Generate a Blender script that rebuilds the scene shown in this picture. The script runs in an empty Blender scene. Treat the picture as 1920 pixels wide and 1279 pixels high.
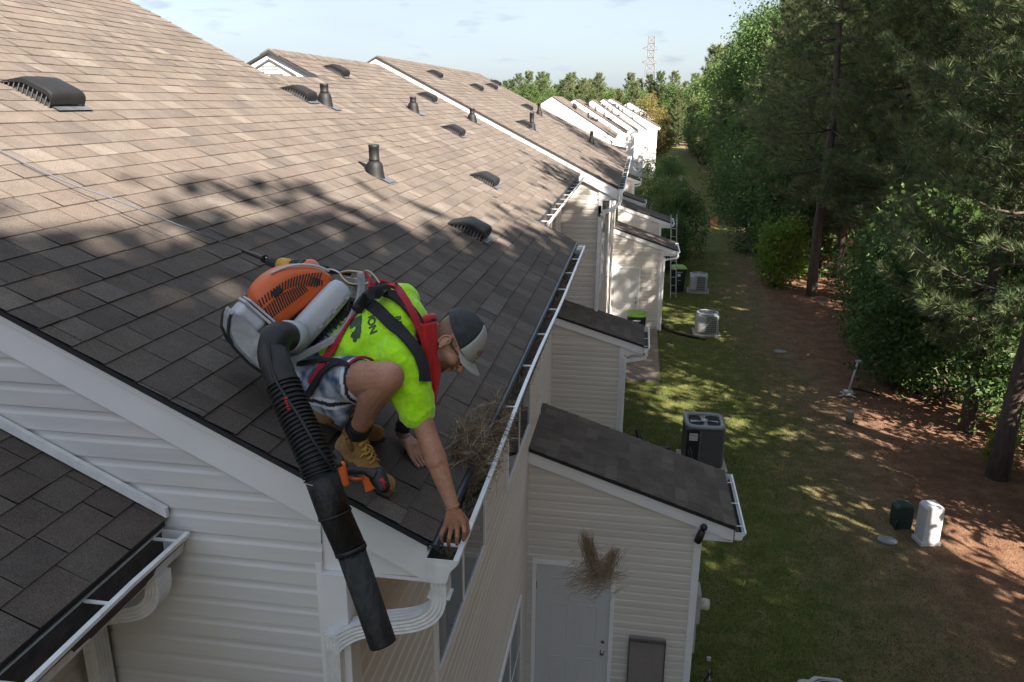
import bpy, bmesh, math, random
from math import sin, cos, pi, radians, sqrt, atan2, tan
from mathutils import Vector, Matrix, noise
from mathutils.bvhtree import BVHTree

scene = bpy.context.scene
COL = scene.collection
V = Vector

# ------------------------------------------------------------------ camera
cam_d = bpy.data.cameras.new("camera")
cam = bpy.data.objects.new("camera", cam_d)
COL.objects.link(cam)
cam_d.sensor_width = 36.0
cam_d.lens = 27.99
cam_d.clip_start = 0.1
cam_d.clip_end = 3000
CR = V((0.98770601, 0.15610275, 0.00829309))
CU = V((-0.05290465, 0.28388, 0.95739921))
CF = V((-0.1470984, 0.94606769, -0.28864854))
m = Matrix.Identity(4)
for i in range(3):
    m[i][0] = CR[i]; m[i][1] = CU[i]; m[i][2] = -CF[i]
m.translation = V((0, 0, 7.4))
cam.matrix_world = m
scene.camera = cam

# ------------------------------------------------------------------ light
SUN_AZ = radians(-45)     # from +X towards -Y
SUN_EL = radians(36)
SUN_DIR = V((cos(SUN_EL) * cos(SUN_AZ), cos(SUN_EL) * sin(SUN_AZ), sin(SUN_EL)))
world = bpy.data.worlds.new("World")
scene.world = world
world.use_nodes = True
wn = world.node_tree.nodes; wl = world.node_tree.links
wn.clear()
w_out = wn.new('ShaderNodeOutputWorld')
w_bg = wn.new('ShaderNodeBackground')
w_sky = wn.new('ShaderNodeTexSky')
w_sky.sky_type = 'NISHITA'
w_sky.sun_disc = False
w_sky.sun_elevation = SUN_EL
w_sky.sun_rotation = atan2(SUN_DIR.x, SUN_DIR.y)
w_sky.air_density = 1.0
w_sky.dust_density = 2.2
w_sky.ozone_density = 1.0
w_bg.inputs['Strength'].default_value = 0.05
# thin high cloud veil and a few small flat clouds, laid out by direction
w_tc = wn.new('ShaderNodeTexCoord')
w_map = wn.new('ShaderNodeMapping'); w_map.inputs['Scale'].default_value = (1.0, 1.0, 4.5)
w_n1 = wn.new('ShaderNodeTexNoise'); w_n1.inputs['Scale'].default_value = 2.2; w_n1.inputs['Detail'].default_value = 5
w_r1 = wn.new('ShaderNodeMapRange'); w_r1.inputs[1].default_value = 0.32; w_r1.inputs[2].default_value = 0.72
w_r1.inputs[3].default_value = 0.55; w_r1.inputs[4].default_value = 0.92
w_mix = wn.new('ShaderNodeMixRGB'); w_mix.inputs[2].default_value = (2.85, 3.3, 3.8, 1)
w_n2 = wn.new('ShaderNodeTexNoise'); w_n2.inputs['Scale'].default_value = 13.0; w_n2.inputs['Detail'].default_value = 4
w_map2 = wn.new('ShaderNodeMapping'); w_map2.inputs['Scale'].default_value = (1.0, 1.0, 3.6)
w_r2 = wn.new('ShaderNodeMapRange'); w_r2.inputs[1].default_value = 0.60; w_r2.inputs[2].default_value = 0.72
w_r2.inputs[3].default_value = 0.0; w_r2.inputs[4].default_value = 0.55
w_mix2 = wn.new('ShaderNodeMixRGB'); w_mix2.inputs[2].default_value = (2.1, 2.45, 3.0, 1)
wl.new(w_tc.outputs['Generated'], w_map.inputs['Vector'])
wl.new(w_map.outputs['Vector'], w_n1.inputs['Vector'])
wl.new(w_tc.outputs['Generated'], w_map2.inputs['Vector'])
wl.new(w_map2.outputs['Vector'], w_n2.inputs['Vector'])
wl.new(w_n1.outputs['Fac'], w_r1.inputs[0]); wl.new(w_r1.outputs[0], w_mix.inputs[0])
wl.new(w_sky.outputs['Color'], w_mix.inputs[1])
wl.new(w_n2.outputs['Fac'], w_r2.inputs[0]); wl.new(w_r2.outputs[0], w_mix2.inputs[0])
wl.new(w_mix.outputs[0], w_mix2.inputs[1])
wl.new(w_mix2.outputs[0], w_bg.inputs['Color'])
wl.new(w_bg.outputs[0], w_out.inputs[0])

sun_d = bpy.data.lights.new("sun", 'SUN')
sun_d.energy = 5.0
sun_d.angle = radians(0.55)
sun_d.color = (1.0, 0.90, 0.78)
sun = bpy.data.objects.new("sun", sun_d)
COL.objects.link(sun)
sun.rotation_euler = (-SUN_DIR).to_track_quat('-Z', 'Y').to_euler()

scene.view_settings.view_transform = 'Standard'
scene.view_settings.look = 'None'
scene.view_settings.exposure = 2.35
scene.view_settings.gamma = 1.0

# ------------------------------------------------------------------ materials
def new_mat(name):
    mt = bpy.data.materials.new(name)
    mt.use_nodes = True
    nt = mt.node_tree
    b = nt.nodes['Principled BSDF']
    return mt, nt, b

def N(nt, typ, **kw):
    n = nt.nodes.new(typ)
    for k, v in kw.items():
        if k.startswith('i_'):
            key = k[2:]
            n.inputs[int(key) if key.isdigit() else key.replace('_', ' ')].default_value = v
        else:
            setattr(n, k, v)
    return n

def simple(name, c, rough=0.6, metal=0.0, var=0.12, vscale=6.0, bump=0.0, bscale=60.0, spec=0.5, sheen=0.0, coat=0.0, stretch=(1, 1, 1)):
    mt, nt, b = new_mat(name)
    L = nt.links
    tc = N(nt, 'ShaderNodeTexCoord')
    mp = N(nt, 'ShaderNodeMapping'); mp.inputs['Scale'].default_value = stretch
    L.new(tc.outputs['Object'], mp.inputs['Vector'])
    n1 = N(nt, 'ShaderNodeTexNoise', i_Scale=vscale, i_Detail=6.0, i_Roughness=0.65)
    L.new(mp.outputs[0], n1.inputs['Vector'])
    mr = N(nt, 'ShaderNodeMapRange'); mr.inputs[1].default_value = 0.3; mr.inputs[2].default_value = 0.7
    mr.inputs[3].default_value = 1 - var; mr.inputs[4].default_value = 1 + var * 0.7
    L.new(n1.outputs['Fac'], mr.inputs[0])
    mx = N(nt, 'ShaderNodeMixRGB', blend_type='MULTIPLY'); mx.inputs[0].default_value = 1
    mx.inputs[1].default_value = (*c, 1)
    L.new(mr.outputs[0], mx.inputs[2])
    L.new(mx.outputs[0], b.inputs['Base Color'])
    b.inputs['Roughness'].default_value = rough
    b.inputs['Metallic'].default_value = metal
    b.inputs['Specular IOR Level'].default_value = spec
    if sheen: b.inputs['Sheen Weight'].default_value = sheen
    if coat: b.inputs['Coat Weight'].default_value = coat
    if bump:
        n2 = N(nt, 'ShaderNodeTexNoise', i_Scale=bscale, i_Detail=4.0)
        L.new(mp.outputs[0], n2.inputs['Vector'])
        bp = N(nt, 'ShaderNodeBump', i_Strength=bump, i_Distance=0.01)
        L.new(n2.outputs['Fac'], bp.inputs['Height'])
        L.new(bp.outputs[0], b.inputs['Normal'])
    return mt

def ramp(nt, stops):
    r = N(nt, 'ShaderNodeValToRGB')
    e = r.color_ramp.elements
    while len(e) > 1: e.remove(e[-1])
    e[0].position = stops[0][0]; e[0].color = (*stops[0][1], 1)
    for p, c in stops[1:]:
        x = e.new(p); x.color = (*c, 1)
    return r

def shingle_mat(name, cols, grain=210.0):
    mt, nt, b = new_mat(name); L = nt.links
    at = N(nt, 'ShaderNodeAttribute', attribute_name='tab')
    r = ramp(nt, [(i / (len(cols) - 1), c) for i, c in enumerate(cols)])
    L.new(at.outputs['Fac'], r.inputs[0])
    tc = N(nt, 'ShaderNodeTexCoord')
    g = N(nt, 'ShaderNodeTexNoise', i_Scale=grain, i_Detail=2.0, i_Roughness=0.8)
    L.new(tc.outputs['Object'], g.inputs['Vector'])
    mr = N(nt, 'ShaderNodeMapRange'); mr.inputs[1].default_value = 0.3; mr.inputs[2].default_value = 0.7
    mr.inputs[3].default_value = 0.5; mr.inputs[4].default_value = 1.55
    L.new(g.outputs['Fac'], mr.inputs[0])
    g2 = N(nt, 'ShaderNodeTexNoise', i_Scale=1.7, i_Detail=5.0, i_Roughness=0.6)
    L.new(tc.outputs['Object'], g2.inputs['Vector'])
    mr2 = N(nt, 'ShaderNodeMapRange'); mr2.inputs[1].default_value = 0.3; mr2.inputs[2].default_value = 0.7
    mr2.inputs[3].default_value = 0.86; mr2.inputs[4].default_value = 1.1
    L.new(g2.outputs['Fac'], mr2.inputs[0])
    g3 = N(nt, 'ShaderNodeTexNoise', i_Scale=9.0, i_Detail=4.0, i_Roughness=0.7)
    L.new(tc.outputs['Object'], g3.inputs['Vector'])
    mr3 = N(nt, 'ShaderNodeMapRange'); mr3.inputs[1].default_value = 0.3; mr3.inputs[2].default_value = 0.7
    mr3.inputs[3].default_value = 0.86; mr3.inputs[4].default_value = 1.1
    L.new(g3.outputs['Fac'], mr3.inputs[0])
    mu = N(nt, 'ShaderNodeMath', operation='MULTIPLY'); L.new(mr.outputs[0], mu.inputs[0]); L.new(mr2.outputs[0], mu.inputs[1])
    mu2 = N(nt, 'ShaderNodeMath', operation='MULTIPLY'); L.new(mu.outputs[0], mu2.inputs[0]); L.new(mr3.outputs[0], mu2.inputs[1])
    mx = N(nt, 'ShaderNodeMixRGB', blend_type='MULTIPLY'); mx.inputs[0].default_value = 1
    L.new(r.outputs[0], mx.inputs[1]); L.new(mu2.outputs[0], mx.inputs[2])
    L.new(mx.outputs[0], b.inputs['Base Color'])
    b.inputs['Roughness'].default_value = 0.95
    b.inputs['Specular IOR Level'].default_value = 0.2
    bp = N(nt, 'ShaderNodeBump', i_Strength=0.6, i_Distance=0.003)
    L.new(g.outputs['Fac'], bp.inputs['Height']); L.new(bp.outputs[0], b.inputs['Normal'])
    return mt

M = {}
M['shingle'] = shingle_mat('shingle', [(.074, .064, .058), (.095, .079, .069), (.086, .070, .061), (.107, .089, .076), (.092, .076, .066), (.101, .086, .076), (.124, .107, .093)])
M['shingle_dark'] = shingle_mat('shingle_dark', [(.06, .057, .057), (.085, .078, .076), (.10, .086, .08), (.125, .11, .10)])
M['under'] = simple('roof_edge_black', (.018, .018, .02), .8)
M['siding'] = simple('siding_vinyl', (.60, .565, .52), .5, var=.12, vscale=1.6, bump=.12, bscale=30, stretch=(.3, .3, 8))
M['siding_shade_tint'] = simple('siding_vinyl_shade_tint', (.60, .60, .60), .5, var=.10, vscale=1.2, bump=.12, bscale=30, stretch=(.3, .3, 8))  # same siding, with the cool cast of shade put into its colour
M['white'] = simple('white_trim', (.74, .74, .76), .42, var=.05, vscale=3)
M['white_dirty'] = simple('white_aluminium', (.70, .71, .72), .38, var=.16, vscale=14)
M['door'] = simple('door_paint', (.52, .53, .54), .45, var=.04, vscale=2)
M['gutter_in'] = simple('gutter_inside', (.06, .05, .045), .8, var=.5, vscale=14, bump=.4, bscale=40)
M['drip'] = simple('drip_edge', (.035, .045, .065), .35, metal=.3)
M['black'] = simple('black_plastic', (.014, .014, .016), .42, var=.3, vscale=18)
M['blackm'] = simple('black_matte', (.013, .013, .015), .8, var=.3, vscale=20, bump=.2, bscale=120)
M['dkgrey'] = simple('dark_grey', (.06, .062, .067), .5, var=.2, vscale=10)
M['vent'] = simple('vent_plastic', (.0075, .0078, .009), .62, var=.3, vscale=8, spec=.3)
M['flash'] = simple('flashing_metal', (.09, .10, .12), .5, metal=.4, var=.3, vscale=9)
M['knob'] = simple('steel', (.5, .5, .5), .25, metal=1.0, var=.1)
M['grass_concrete'] = simple('concrete', (.17, .135, .11), .9, var=.3, vscale=3, bump=.4, bscale=50)
M['concrete'] = simple('concrete_pad', (.34, .30, .27), .9, var=.2, vscale=5, bump=.3)
M['bark'] = simple('bark', (.075, .055, .045), .95, var=.5, vscale=14, bump=1.0, bscale=22, stretch=(1, 1, .25))
M['twig'] = simple('dry_needles', (.25, .18, .11), .85, var=.45, vscale=30)
M['twig_pale'] = simple('dry_needles_pale', (.40, .32, .22), .85, var=.4, vscale=30)
M['bin_green'] = simple('bin_lid_green', (.17, .33, .02), .45, var=.08)
M['ac_light'] = simple('condenser_paint', (.36, .37, .37), .5, var=.12, vscale=5)
M['ac_dark'] = simple('condenser_grey', (.13, .13, .135), .5, var=.15, vscale=5)
M['box_green'] = simple('utility_green', (.012, .035, .03), .5, var=.3)
M['box_white'] = simple('utility_white', (.45, .45, .47), .55, var=.1)
M['curtain'] = simple('blind', (.45, .42, .38), .8, var=.1)
M['wood_post'] = simple('wood_post', (.25, .13, .07), .85, var=.3)

def glass_mat():
    mt, nt, b = new_mat('window_glass')
    b.inputs['Base Color'].default_value = (.012, .018, .017, 1)
    b.inputs['Roughness'].default_value = .04
    b.inputs['Specular IOR Level'].default_value = .9
    return mt
M['glass'] = glass_mat()

def leaf_mat(name, c1, c2, c3, trans=.35, rough=.55):
    mt, nt, b = new_mat(name); L = nt.links
    at = N(nt, 'ShaderNodeAttribute', attribute_name='tab')
    oi = N(nt, 'ShaderNodeObjectInfo')
    r = ramp(nt, [(0, c1), (.55, c2), (1, c3)])
    ad = N(nt, 'ShaderNodeMath', operation='MULTIPLY_ADD'); ad.inputs[1].default_value = .35; 
    L.new(oi.outputs['Random'], ad.inputs[0]); 
    sc = N(nt, 'ShaderNodeMath', operation='MULTIPLY'); sc.inputs[1].default_value = .7
    L.new(at.outputs['Fac'], sc.inputs[0]); L.new(sc.outputs[0], ad.inputs[2])
    L.new(ad.outputs[0], r.inputs[0])
    L.new(r.outputs[0], b.inputs['Base Color'])
    b.inputs['Roughness'].default_value = rough
    b.inputs['Specular IOR Level'].default_value = .3
    tr = N(nt, 'ShaderNodeBsdfTranslucent')
    L.new(r.outputs[0], tr.inputs['Color'])
    mx = N(nt, 'ShaderNodeMixShader'); mx.inputs[0].default_value = trans
    out = nt.nodes['Material Output']
    L.new(b.outputs[0], mx.inputs[1]); L.new(tr.outputs[0], mx.inputs[2]); L.new(mx.outputs[0], out.inputs[0])
    return mt
M['needle'] = leaf_mat('pine_needles', (.052, .086, .038), (.12, .155, .065), (.21, .215, .09))
M['leaf'] = leaf_mat('broad_leaves', (.040, .085, .025), (.085, .145, .042), (.15, .20, .06), .4)
M['leaf_yellow_sunlit'] = leaf_mat('yellow_green_leaves_sunlit', (.10, .17, .025), (.17, .25, .04), (.25, .30, .06), .5)  # yellow-green foliage, brightened so the colour itself carries the sunlight
M['leaf_gold'] = leaf_mat('golden_leaves', (.11, .10, .03), (.17, .14, .045), (.24, .19, .07), .45)
M['grassblade'] = leaf_mat('grass_blades', (.055, .09, .018), (.11, .135, .032), (.23, .20, .075), .3, .7)
M['strawblade'] = leaf_mat('straw_blades', (.085, .045, .028), (.15, .08, .05), (.26, .17, .11), .2, .8)

# ------------------------------------------------------------------ mesh helpers
class MB:
    def __init__(s):
        s.v = []; s.f = []; s.t = []; s.m = []; s.sm = []
    def add(s, vs, fs, tab=0.5, mi=0, smooth=False):
        b = len(s.v)
        s.v.extend([tuple(p) for p in vs])
        for f in fs:
            s.f.append(tuple(b + i for i in f)); s.t.append(tab); s.m.append(mi); s.sm.append(smooth)
        return s
    def box(s, c, d, R=None, **kw):
        hx, hy, hz = d[0] / 2, d[1] / 2, d[2] / 2
        vs = [V((x, y, z)) for x in (-hx, hx) for y in (-hy, hy) for z in (-hz, hz)]
        if R is not None: vs = [R @ p for p in vs]
        vs = [p + V(c) for p in vs]
        return s.add(vs, [(0, 1, 3, 2), (4, 6, 7, 5), (0, 4, 5, 1), (2, 3, 7, 6), (0, 2, 6, 4), (1, 5, 7, 3)], **kw)
    def bx(s, x0, x1, y0, y1, z0, z1, **kw):
        return s.box(((x0 + x1) / 2, (y0 + y1) / 2, (z0 + z1) / 2), (abs(x1 - x0), abs(y1 - y0), abs(z1 - z0)), **kw)
    def prism(s, pts, vec, **kw):
        n = len(pts); vec = V(vec)
        a = [V(p) for p in pts]; b = [p + vec for p in a]
        fs = [tuple(range(n)), tuple(range(2 * n - 1, n - 1, -1))]
        fs += [(i, i + n, (i + 1) % n + n, (i + 1) % n) for i in range(n)]
        return s.add(a + b, fs, **kw)
    def tube(s, pts, rad, n=10, caps=True, smooth=True, flat=None, **kw):
        pts = [V(p) for p in pts]
        if not hasattr(rad, '__len__'): rad = [rad] * len(pts)
        up = None; vs = []
        for i, p in enumerate(pts):
            d = (pts[min(i + 1, len(pts) - 1)] - pts[max(i - 1, 0)])
            if d.length < 1e-9: d = V((0, 0, 1))
            d.normalize()
            if up is None:
                a = V((0, 0, 1)) if abs(d.z) < .9 else V((1, 0, 0))
                x = d.cross(a).normalized()
            else:
                x = (up - d * up.dot(d)).normalized()
            up = x; y = d.cross(x)
            for k in range(n):
                an = 2 * pi * k / n
                vs.append(p + (x * cos(an) + y * sin(an)) * rad[i])
        fs = []
        for i in range(len(pts) - 1):
            for k in range(n):
                fs.append((i * n + k, i * n + (k + 1) % n, (i + 1) * n + (k + 1) % n, (i + 1) * n + k))
        s.add(vs, fs, smooth=smooth, **kw)
        if caps:
            b = len(s.v) - len(vs)
            for f in (tuple(b + k for k in range(n - 1, -1, -1)), tuple(b + (len(pts) - 1) * n + k for k in range(n))):
                s.f.append(f); s.t.append(kw.get('tab', .5)); s.m.append(kw.get('mi', 0)); s.sm.append(False)
        return s
    def rtube(s, pts, w, h, side, rib=0, **kw):
        """rectangular tube along pts; side = fixed width axis"""
        pts = [V(p) for p in pts]; side = V(side).normalized()
        prof = [(-.5, -.5), (.5, -.5), (.5, .5), (-.5, .5)]
        if rib:
            prof = []
            for (ax, ay), (bx_, by_) in (((-.5, -.5), (.5, -.5)), ((.5, -.5), (.5, .5)), ((.5, .5), (-.5, .5)), ((-.5, .5), (-.5, -.5))):
                for k in range(rib * 2):
                    t = k / (rib * 2); o = .035 if k % 2 else 0
                    nx, ny = (by_ - ay), -(bx_ - ax)
                    prof.append((ax + (bx_ - ax) * t - nx * o, ay + (by_ - ay) * t - ny * o))
        n = len(prof); vs = []
        for i, p in enumerate(pts):
            d = (pts[min(i + 1, len(pts) - 1)] - pts[max(i - 1, 0)]).normalized()
            y = d.cross(side).normalized()
            for a, b in prof: vs.append(p + side * a * w + y * b * h)
        fs = [(i * n + k, i * n + (k + 1) % n, (i + 1) * n + (k + 1) % n, (i + 1) * n + k) for i in range(len(pts) - 1) for k in range(n)]
        fs += [tuple(range(n - 1, -1, -1)), tuple((len(pts) - 1) * n + k for k in range(n))]
        return s.add(vs, fs, **kw)
    def lathe(s, prof, c=(0, 0, 0), n=20, R=None, sx=1, sy=1, caps=True, smooth=True, **kw):
        vs = []; c = V(c)
        for r, z in prof:
            for k in range(n):
                a = 2 * pi * k / n; p = V((r * cos(a) * sx, r * sin(a) * sy, z))
                if R is not None: p = R @ p
                vs.append(p + c)
        fs = [(i * n + k, i * n + (k + 1) % n, (i + 1) * n + (k + 1) % n, (i + 1) * n + k) for i in range(len(prof) - 1) for k in range(n)]
        s.add(vs, fs, smooth=smooth, **kw)
        if caps:
            b = len(s.v) - len(vs)
            for f in (tuple(b + k for k in range(n - 1, -1, -1)), tuple(b + (len(prof) - 1) * n + k for k in range(n))):
                s.f.append(f); s.t.append(kw.get('tab', .5)); s.m.append(kw.get('mi', 0)); s.sm.append(False)
        return s
    def ell(s, c, r, R=None, n=20, k=12, **kw):
        prof = [(max(sin(pi * i / k), 1e-4), -cos(pi * i / k)) for i in range(k + 1)]
        vs = []
        for a, z in prof:
            for j in range(n):
                t = 2 * pi * j / n; p = V((a * cos(t) * r[0], a * sin(t) * r[1], z * r[2]))
                if R is not None: p = R @ p
                vs.append(p + V(c))
        fs = [(i * n + j, i * n + (j + 1) % n, (i + 1) * n + (j + 1) % n, (i + 1) * n + j) for i in range(k) for j in range(n)]
        fs += [tuple(range(n - 1, -1, -1)), tuple(k * n + j for j in range(n))]
        return s.add(vs, fs, smooth=True, **kw)
    def cap(s, p0, p1, r0, r1, flat=None, n=16, **kw):
        """closed round cone from p0 to p1, optionally flattened: flat=(axis, factor)"""
        p0 = V(p0); p1 = V(p1); d = p1 - p0; L = d.length; d.normalize()
        a = V((0, 0, 1)) if abs(d.z) < .9 else V((1, 0, 0))
        if flat: a = V(flat[0]) - d * V(flat[0]).dot(d); 
        else: a = a - d * a.dot(d)
        a.normalize()
        b = d.cross(a); fa = flat[1] if flat else 1.0
        st = []
        for i in range(6):
            t = pi / 2 * i / 5; st.append((max(sin(t), .02) * r0, -cos(t) * r0))
        for i in range(1, 6):
            t = i / 6; st.append((r0 + (r1 - r0) * t, L * t))
        for i in range(6):
            t = pi / 2 * (1 - i / 5); st.append((max(sin(t), .02) * r1, L + cos(t) * r1))
        vs = []
        for r, z in st:
            for k in range(n):
                an = 2 * pi * k / n
                vs.append(p0 + d * z + a * (cos(an) * r * fa) + b * (sin(an) * r))
        m_ = len(st)
        fs = [(i * n + k, i * n + (k + 1) % n, (i + 1) * n + (k + 1) % n, (i + 1) * n + k) for i in range(m_ - 1) for k in range(n)]
        fs += [tuple(range(n - 1, -1, -1)), tuple((m_ - 1) * n + k for k in range(n))]
        return s.add(vs, fs, smooth=True, **kw)
    def mesh(s, name):
        me = bpy.data.meshes.new(name)
        me.from_pydata(s.v, [], s.f)
        me.polygons.foreach_set('material_index', s.m)
        me.polygons.foreach_set('use_smooth', s.sm)
        a = me.attributes.new('tab', 'FLOAT', 'FACE'); a.data.foreach_set('value', s.t)
        me.update()
        return me
    def build(s, name, mats, parent=None, bevel=0, seg=2, world=False, fixn=False):
        me = s.mesh(name)
        if not isinstance(mats, (list, tuple)): mats = [mats]
        for x in mats: me.materials.append(x)
        if fixn:
            bm = bmesh.new(); bm.from_mesh(me); bmesh.ops.recalc_face_normals(bm, faces=bm.faces); bm.to_mesh(me); bm.free()
        o = bpy.data.objects.new(name, me)
        COL.objects.link(o)
        if parent is not None:
            if world:
                # verts given in world space: convert to the parent's space
                mi_ = parent_world(parent).inverted()
                me.transform(mi_)
            o.parent = parent
        if bevel:
            md = o.modifiers.new('bevel', 'BEVEL'); md.width = bevel; md.segments = seg; md.limit_method = 'ANGLE'
            md.angle_limit = radians(40)
        return o

def parent_world(o):
    mw = Matrix.LocRotScale(o.location, o.rotation_euler, o.scale)
    if o.parent: mw = parent_world(o.parent) @ mw
    return mw

def tag(o, label=None, cat=None, group=None, kind=None):
    if label: o['label'] = label
    if cat: o['category'] = cat
    if group: o['group'] = group
    if kind: o['kind'] = kind
    return o

def thing(name, label, cat, loc=(0, 0, 0), rz=0, group=None):
    o = bpy.data.objects.new(name, None); COL.objects.link(o)
    o.location = loc; o.rotation_euler = (0, 0, rz); o.empty_display_size = .2
    return tag(o, label, cat, group)

def copy_tree(o, parent=None):
    c = o.copy(); COL.objects.link(c)
    if parent is not None: c.parent = parent
    for ch in [x for x in bpy.data.objects if x.parent == o]:
        copy_tree(ch, c)
    return c

def kids(o): return [x for x in bpy.data.objects if x.parent == o]

def interp(a, b, t): return V(a) * (1 - t) + V(b) * t
def catmull(pts, sub=6):
    pts = [V(p) for p in pts]; out = []
    for i in range(len(pts) - 1):
        p0 = pts[max(i - 1, 0)]; p1 = pts[i]; p2 = pts[i + 1]; p3 = pts[min(i + 2, len(pts) - 1)]
        for k in range(sub):
            t = k / sub
            out.append(.5 * ((2 * p1) + (p2 - p0) * t + (2 * p0 - 5 * p1 + 4 * p2 - p3) * t * t + (3 * p1 - p0 - 3 * p2 + p3) * t ** 3))
    out.append(pts[-1]); return out

# ------------------------------------------------------------------ ground
def gz(x, y):
    t = min(max((y - 42) / 38, 0), 1)
    return -1.5 * t * t * (3 - 2 * t)

def ground_material():
    mt, nt, b = new_mat('ground'); L = nt.links
    tc = N(nt, 'ShaderNodeTexCoord')
    sep = N(nt, 'ShaderNodeSeparateXYZ'); L.new(tc.outputs['Object'], sep.inputs[0])
    n1 = N(nt, 'ShaderNodeTexNoise', i_Scale=.35, i_Detail=6.0, i_Roughness=.6); L.new(tc.outputs['Object'], n1.inputs['Vector'])
    n2 = N(nt, 'ShaderNodeTexNoise', i_Scale=2.2, i_Detail=6.0, i_Roughness=.7); L.new(tc.outputs['Object'], n2.inputs['Vector'])
    n3 = N(nt, 'ShaderNodeTexNoise', i_Scale=38.0, i_Detail=3.0, i_Roughness=.8); L.new(tc.outputs['Object'], n3.inputs['Vector'])
    # x + noise -> zone
    a = N(nt, 'ShaderNodeMath', operation='MULTIPLY_ADD'); a.inputs[1].default_value = 2.6; L.new(n1.outputs['Fac'], a.inputs[0]); L.new(sep.outputs['X'], a.inputs[2])
    a2 = N(nt, 'ShaderNodeMath', operation='MULTIPLY_ADD'); a2.inputs[1].default_value = 1.0; L.new(n2.outputs['Fac'], a2.inputs[0]); L.new(a.outputs[0], a2.inputs[2])
    z1 = N(nt, 'ShaderNodeMapRange'); z1.inputs[1].default_value = 4.5; z1.inputs[2].default_value = 6.3; 
    yf = N(nt, 'ShaderNodeMapRange'); yf.inputs[1].default_value = 33; yf.inputs[2].default_value = 62; yf.inputs[3].default_value = 0; yf.inputs[4].default_value = -4.5; L.new(sep.outputs['Y'], yf.inputs[0])
    a3 = N(nt, 'ShaderNodeMath', operation='ADD'); L.new(a2.outputs[0], a3.inputs[0]); L.new(yf.outputs[0], a3.inputs[1]); a2 = a3
    L.new(a2.outputs[0], z1.inputs[0])
    z2 = N(nt, 'ShaderNodeMapRange'); z2.inputs[1].default_value = 6.5; z2.inputs[2].default_value = 8.0; L.new(a2.outputs[0], z2.inputs[0])
    grass = ramp(nt, [(.3, (.055, .085, .018)), (.5, (.095, .11, .03)), (.68, (.17, .145, .065))]); L.new(n2.outputs['Fac'], grass.inputs[0])
    dry = ramp(nt, [(.3, (.085, .072, .034)), (.5, (.15, .11, .064)), (.7, (.20, .145, .09))]); L.new(n2.outputs['Fac'], dry.inputs[0])
    straw = ramp(nt, [(.3, (.095, .052, .033)), (.5, (.16, .085, .052)), (.7, (.25, .15, .095))]); L.new(n2.outputs['Fac'], straw.inputs[0])
    m1 = N(nt, 'ShaderNodeMixRGB'); L.new(z1.outputs[0], m1.inputs[0]); L.new(grass.outputs[0], m1.inputs[1]); L.new(dry.outputs[0], m1.inputs[2])
    m2 = N(nt, 'ShaderNodeMixRGB'); L.new(z2.outputs[0], m2.inputs[0]); L.new(m1.outputs[0], m2.inputs[1]); L.new(straw.outputs[0], m2.inputs[2])
    mr = N(nt, 'ShaderNodeMapRange'); mr.inputs[1].default_value = .3; mr.inputs[2].default_value = .7; mr.inputs[3].default_value = .55; mr.inputs[4].default_value = 1.45
    L.new(n3.outputs['Fac'], mr.inputs[0])
    m3 = N(nt, 'ShaderNodeMixRGB', blend_type='MULTIPLY'); m3.inputs[0].default_value = 1; L.new(m2.outputs[0], m3.inputs[1]); L.new(mr.outputs[0], m3.inputs[2])
    L.new(m3.outputs[0], b.inputs['Base Color'])
    b.inputs['Roughness'].default_value = .95; b.inputs['Specular IOR Level'].default_value = .15
    bp = N(nt, 'ShaderNodeBump', i_Strength=.9, i_Distance=.04); L.new(n3.outputs['Fac'], bp.inputs['Height']); L.new(bp.outputs[0], b.inputs['Normal'])
    return mt

def zone(x, y):
    n1 = noise.noise(V((x * .35, y * .35, 0))) * .5 + .5
    return x + 2.6 * n1 + .5 - 4.5 * min(max((y - 33) / 29, 0), 1)

g = MB()
xs = [-900, -300, -120, -60, -30, -15, -5, 0, 5, 10, 20, 40, 80, 200, 900]
ys = [-300, -60, -20, 0, 10, 20, 30, 42] + [42 + 3 * i for i in range(1, 14)] + [100, 140, 200, 400, 900, 2500]
vs = [(x, y, gz(x, y)) for y in ys for x in xs]
nx = len(xs)
g.add(vs, [(j * nx + i, j * nx + i + 1, (j + 1) * nx + i + 1, (j + 1) * nx + i) for j in range(len(ys) - 1) for i in range(nx - 1)], smooth=True)
tag(g.build('lawn_ground', ground_material()), kind='structure')

def blades(name, n, fn, mat, h, w, kind='stuff'):
    rnd = random.Random(5); mb = MB(); c = 0
    while c < n:
        x, y = fn(rnd)
        if x is None: continue
        c += 1
        a = rnd.uniform(0, pi); hh = h * rnd.uniform(.5, 1.3); ln = rnd.uniform(.2, 1.1) * hh
        dx, dy = cos(a) * w, sin(a) * w; la = rnd.uniform(0, 2 * pi)
        z = gz(x, y)
        nn = noise.noise(V((x * .9, y * .9, 3))) * .5 + .5
        mb.add([(x - dx, y - dy, z), (x + dx, y + dy, z), (x + cos(la) * ln, y + sin(la) * ln, z + hh)], [(0, 1, 2)], tab=min(max(nn * .7 + rnd.uniform(-.15, .45), 0), 1))
    o = mb.build(name, mat); tag(o, kind=kind); return o
def f_grass(r):
    y = 8 + 34 * r.random() ** 1.6; x = r.uniform(-.6, 7.2)
    if zone(x, y) > 5.3 + r.uniform(-.8, 1.6) or (x < .95 and 8.2 < y < 9.7) or (x < .88 and 20.9 < y < 27.9) or (x < 1 and 31 < y < 34): return None, None
    return x, y
def f_straw(r):
    y = 8 + 32 * r.random() ** 1.5; x = r.uniform(3.2, 14)
    if zone(x, y) < 6.2 + r.uniform(-1.4, .5): return None, None
    return x, y
tag(blades('grass', 90000, f_grass, M['grassblade'], .045, .007), 'short mown green grass behind the townhouses', 'grass')
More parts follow.
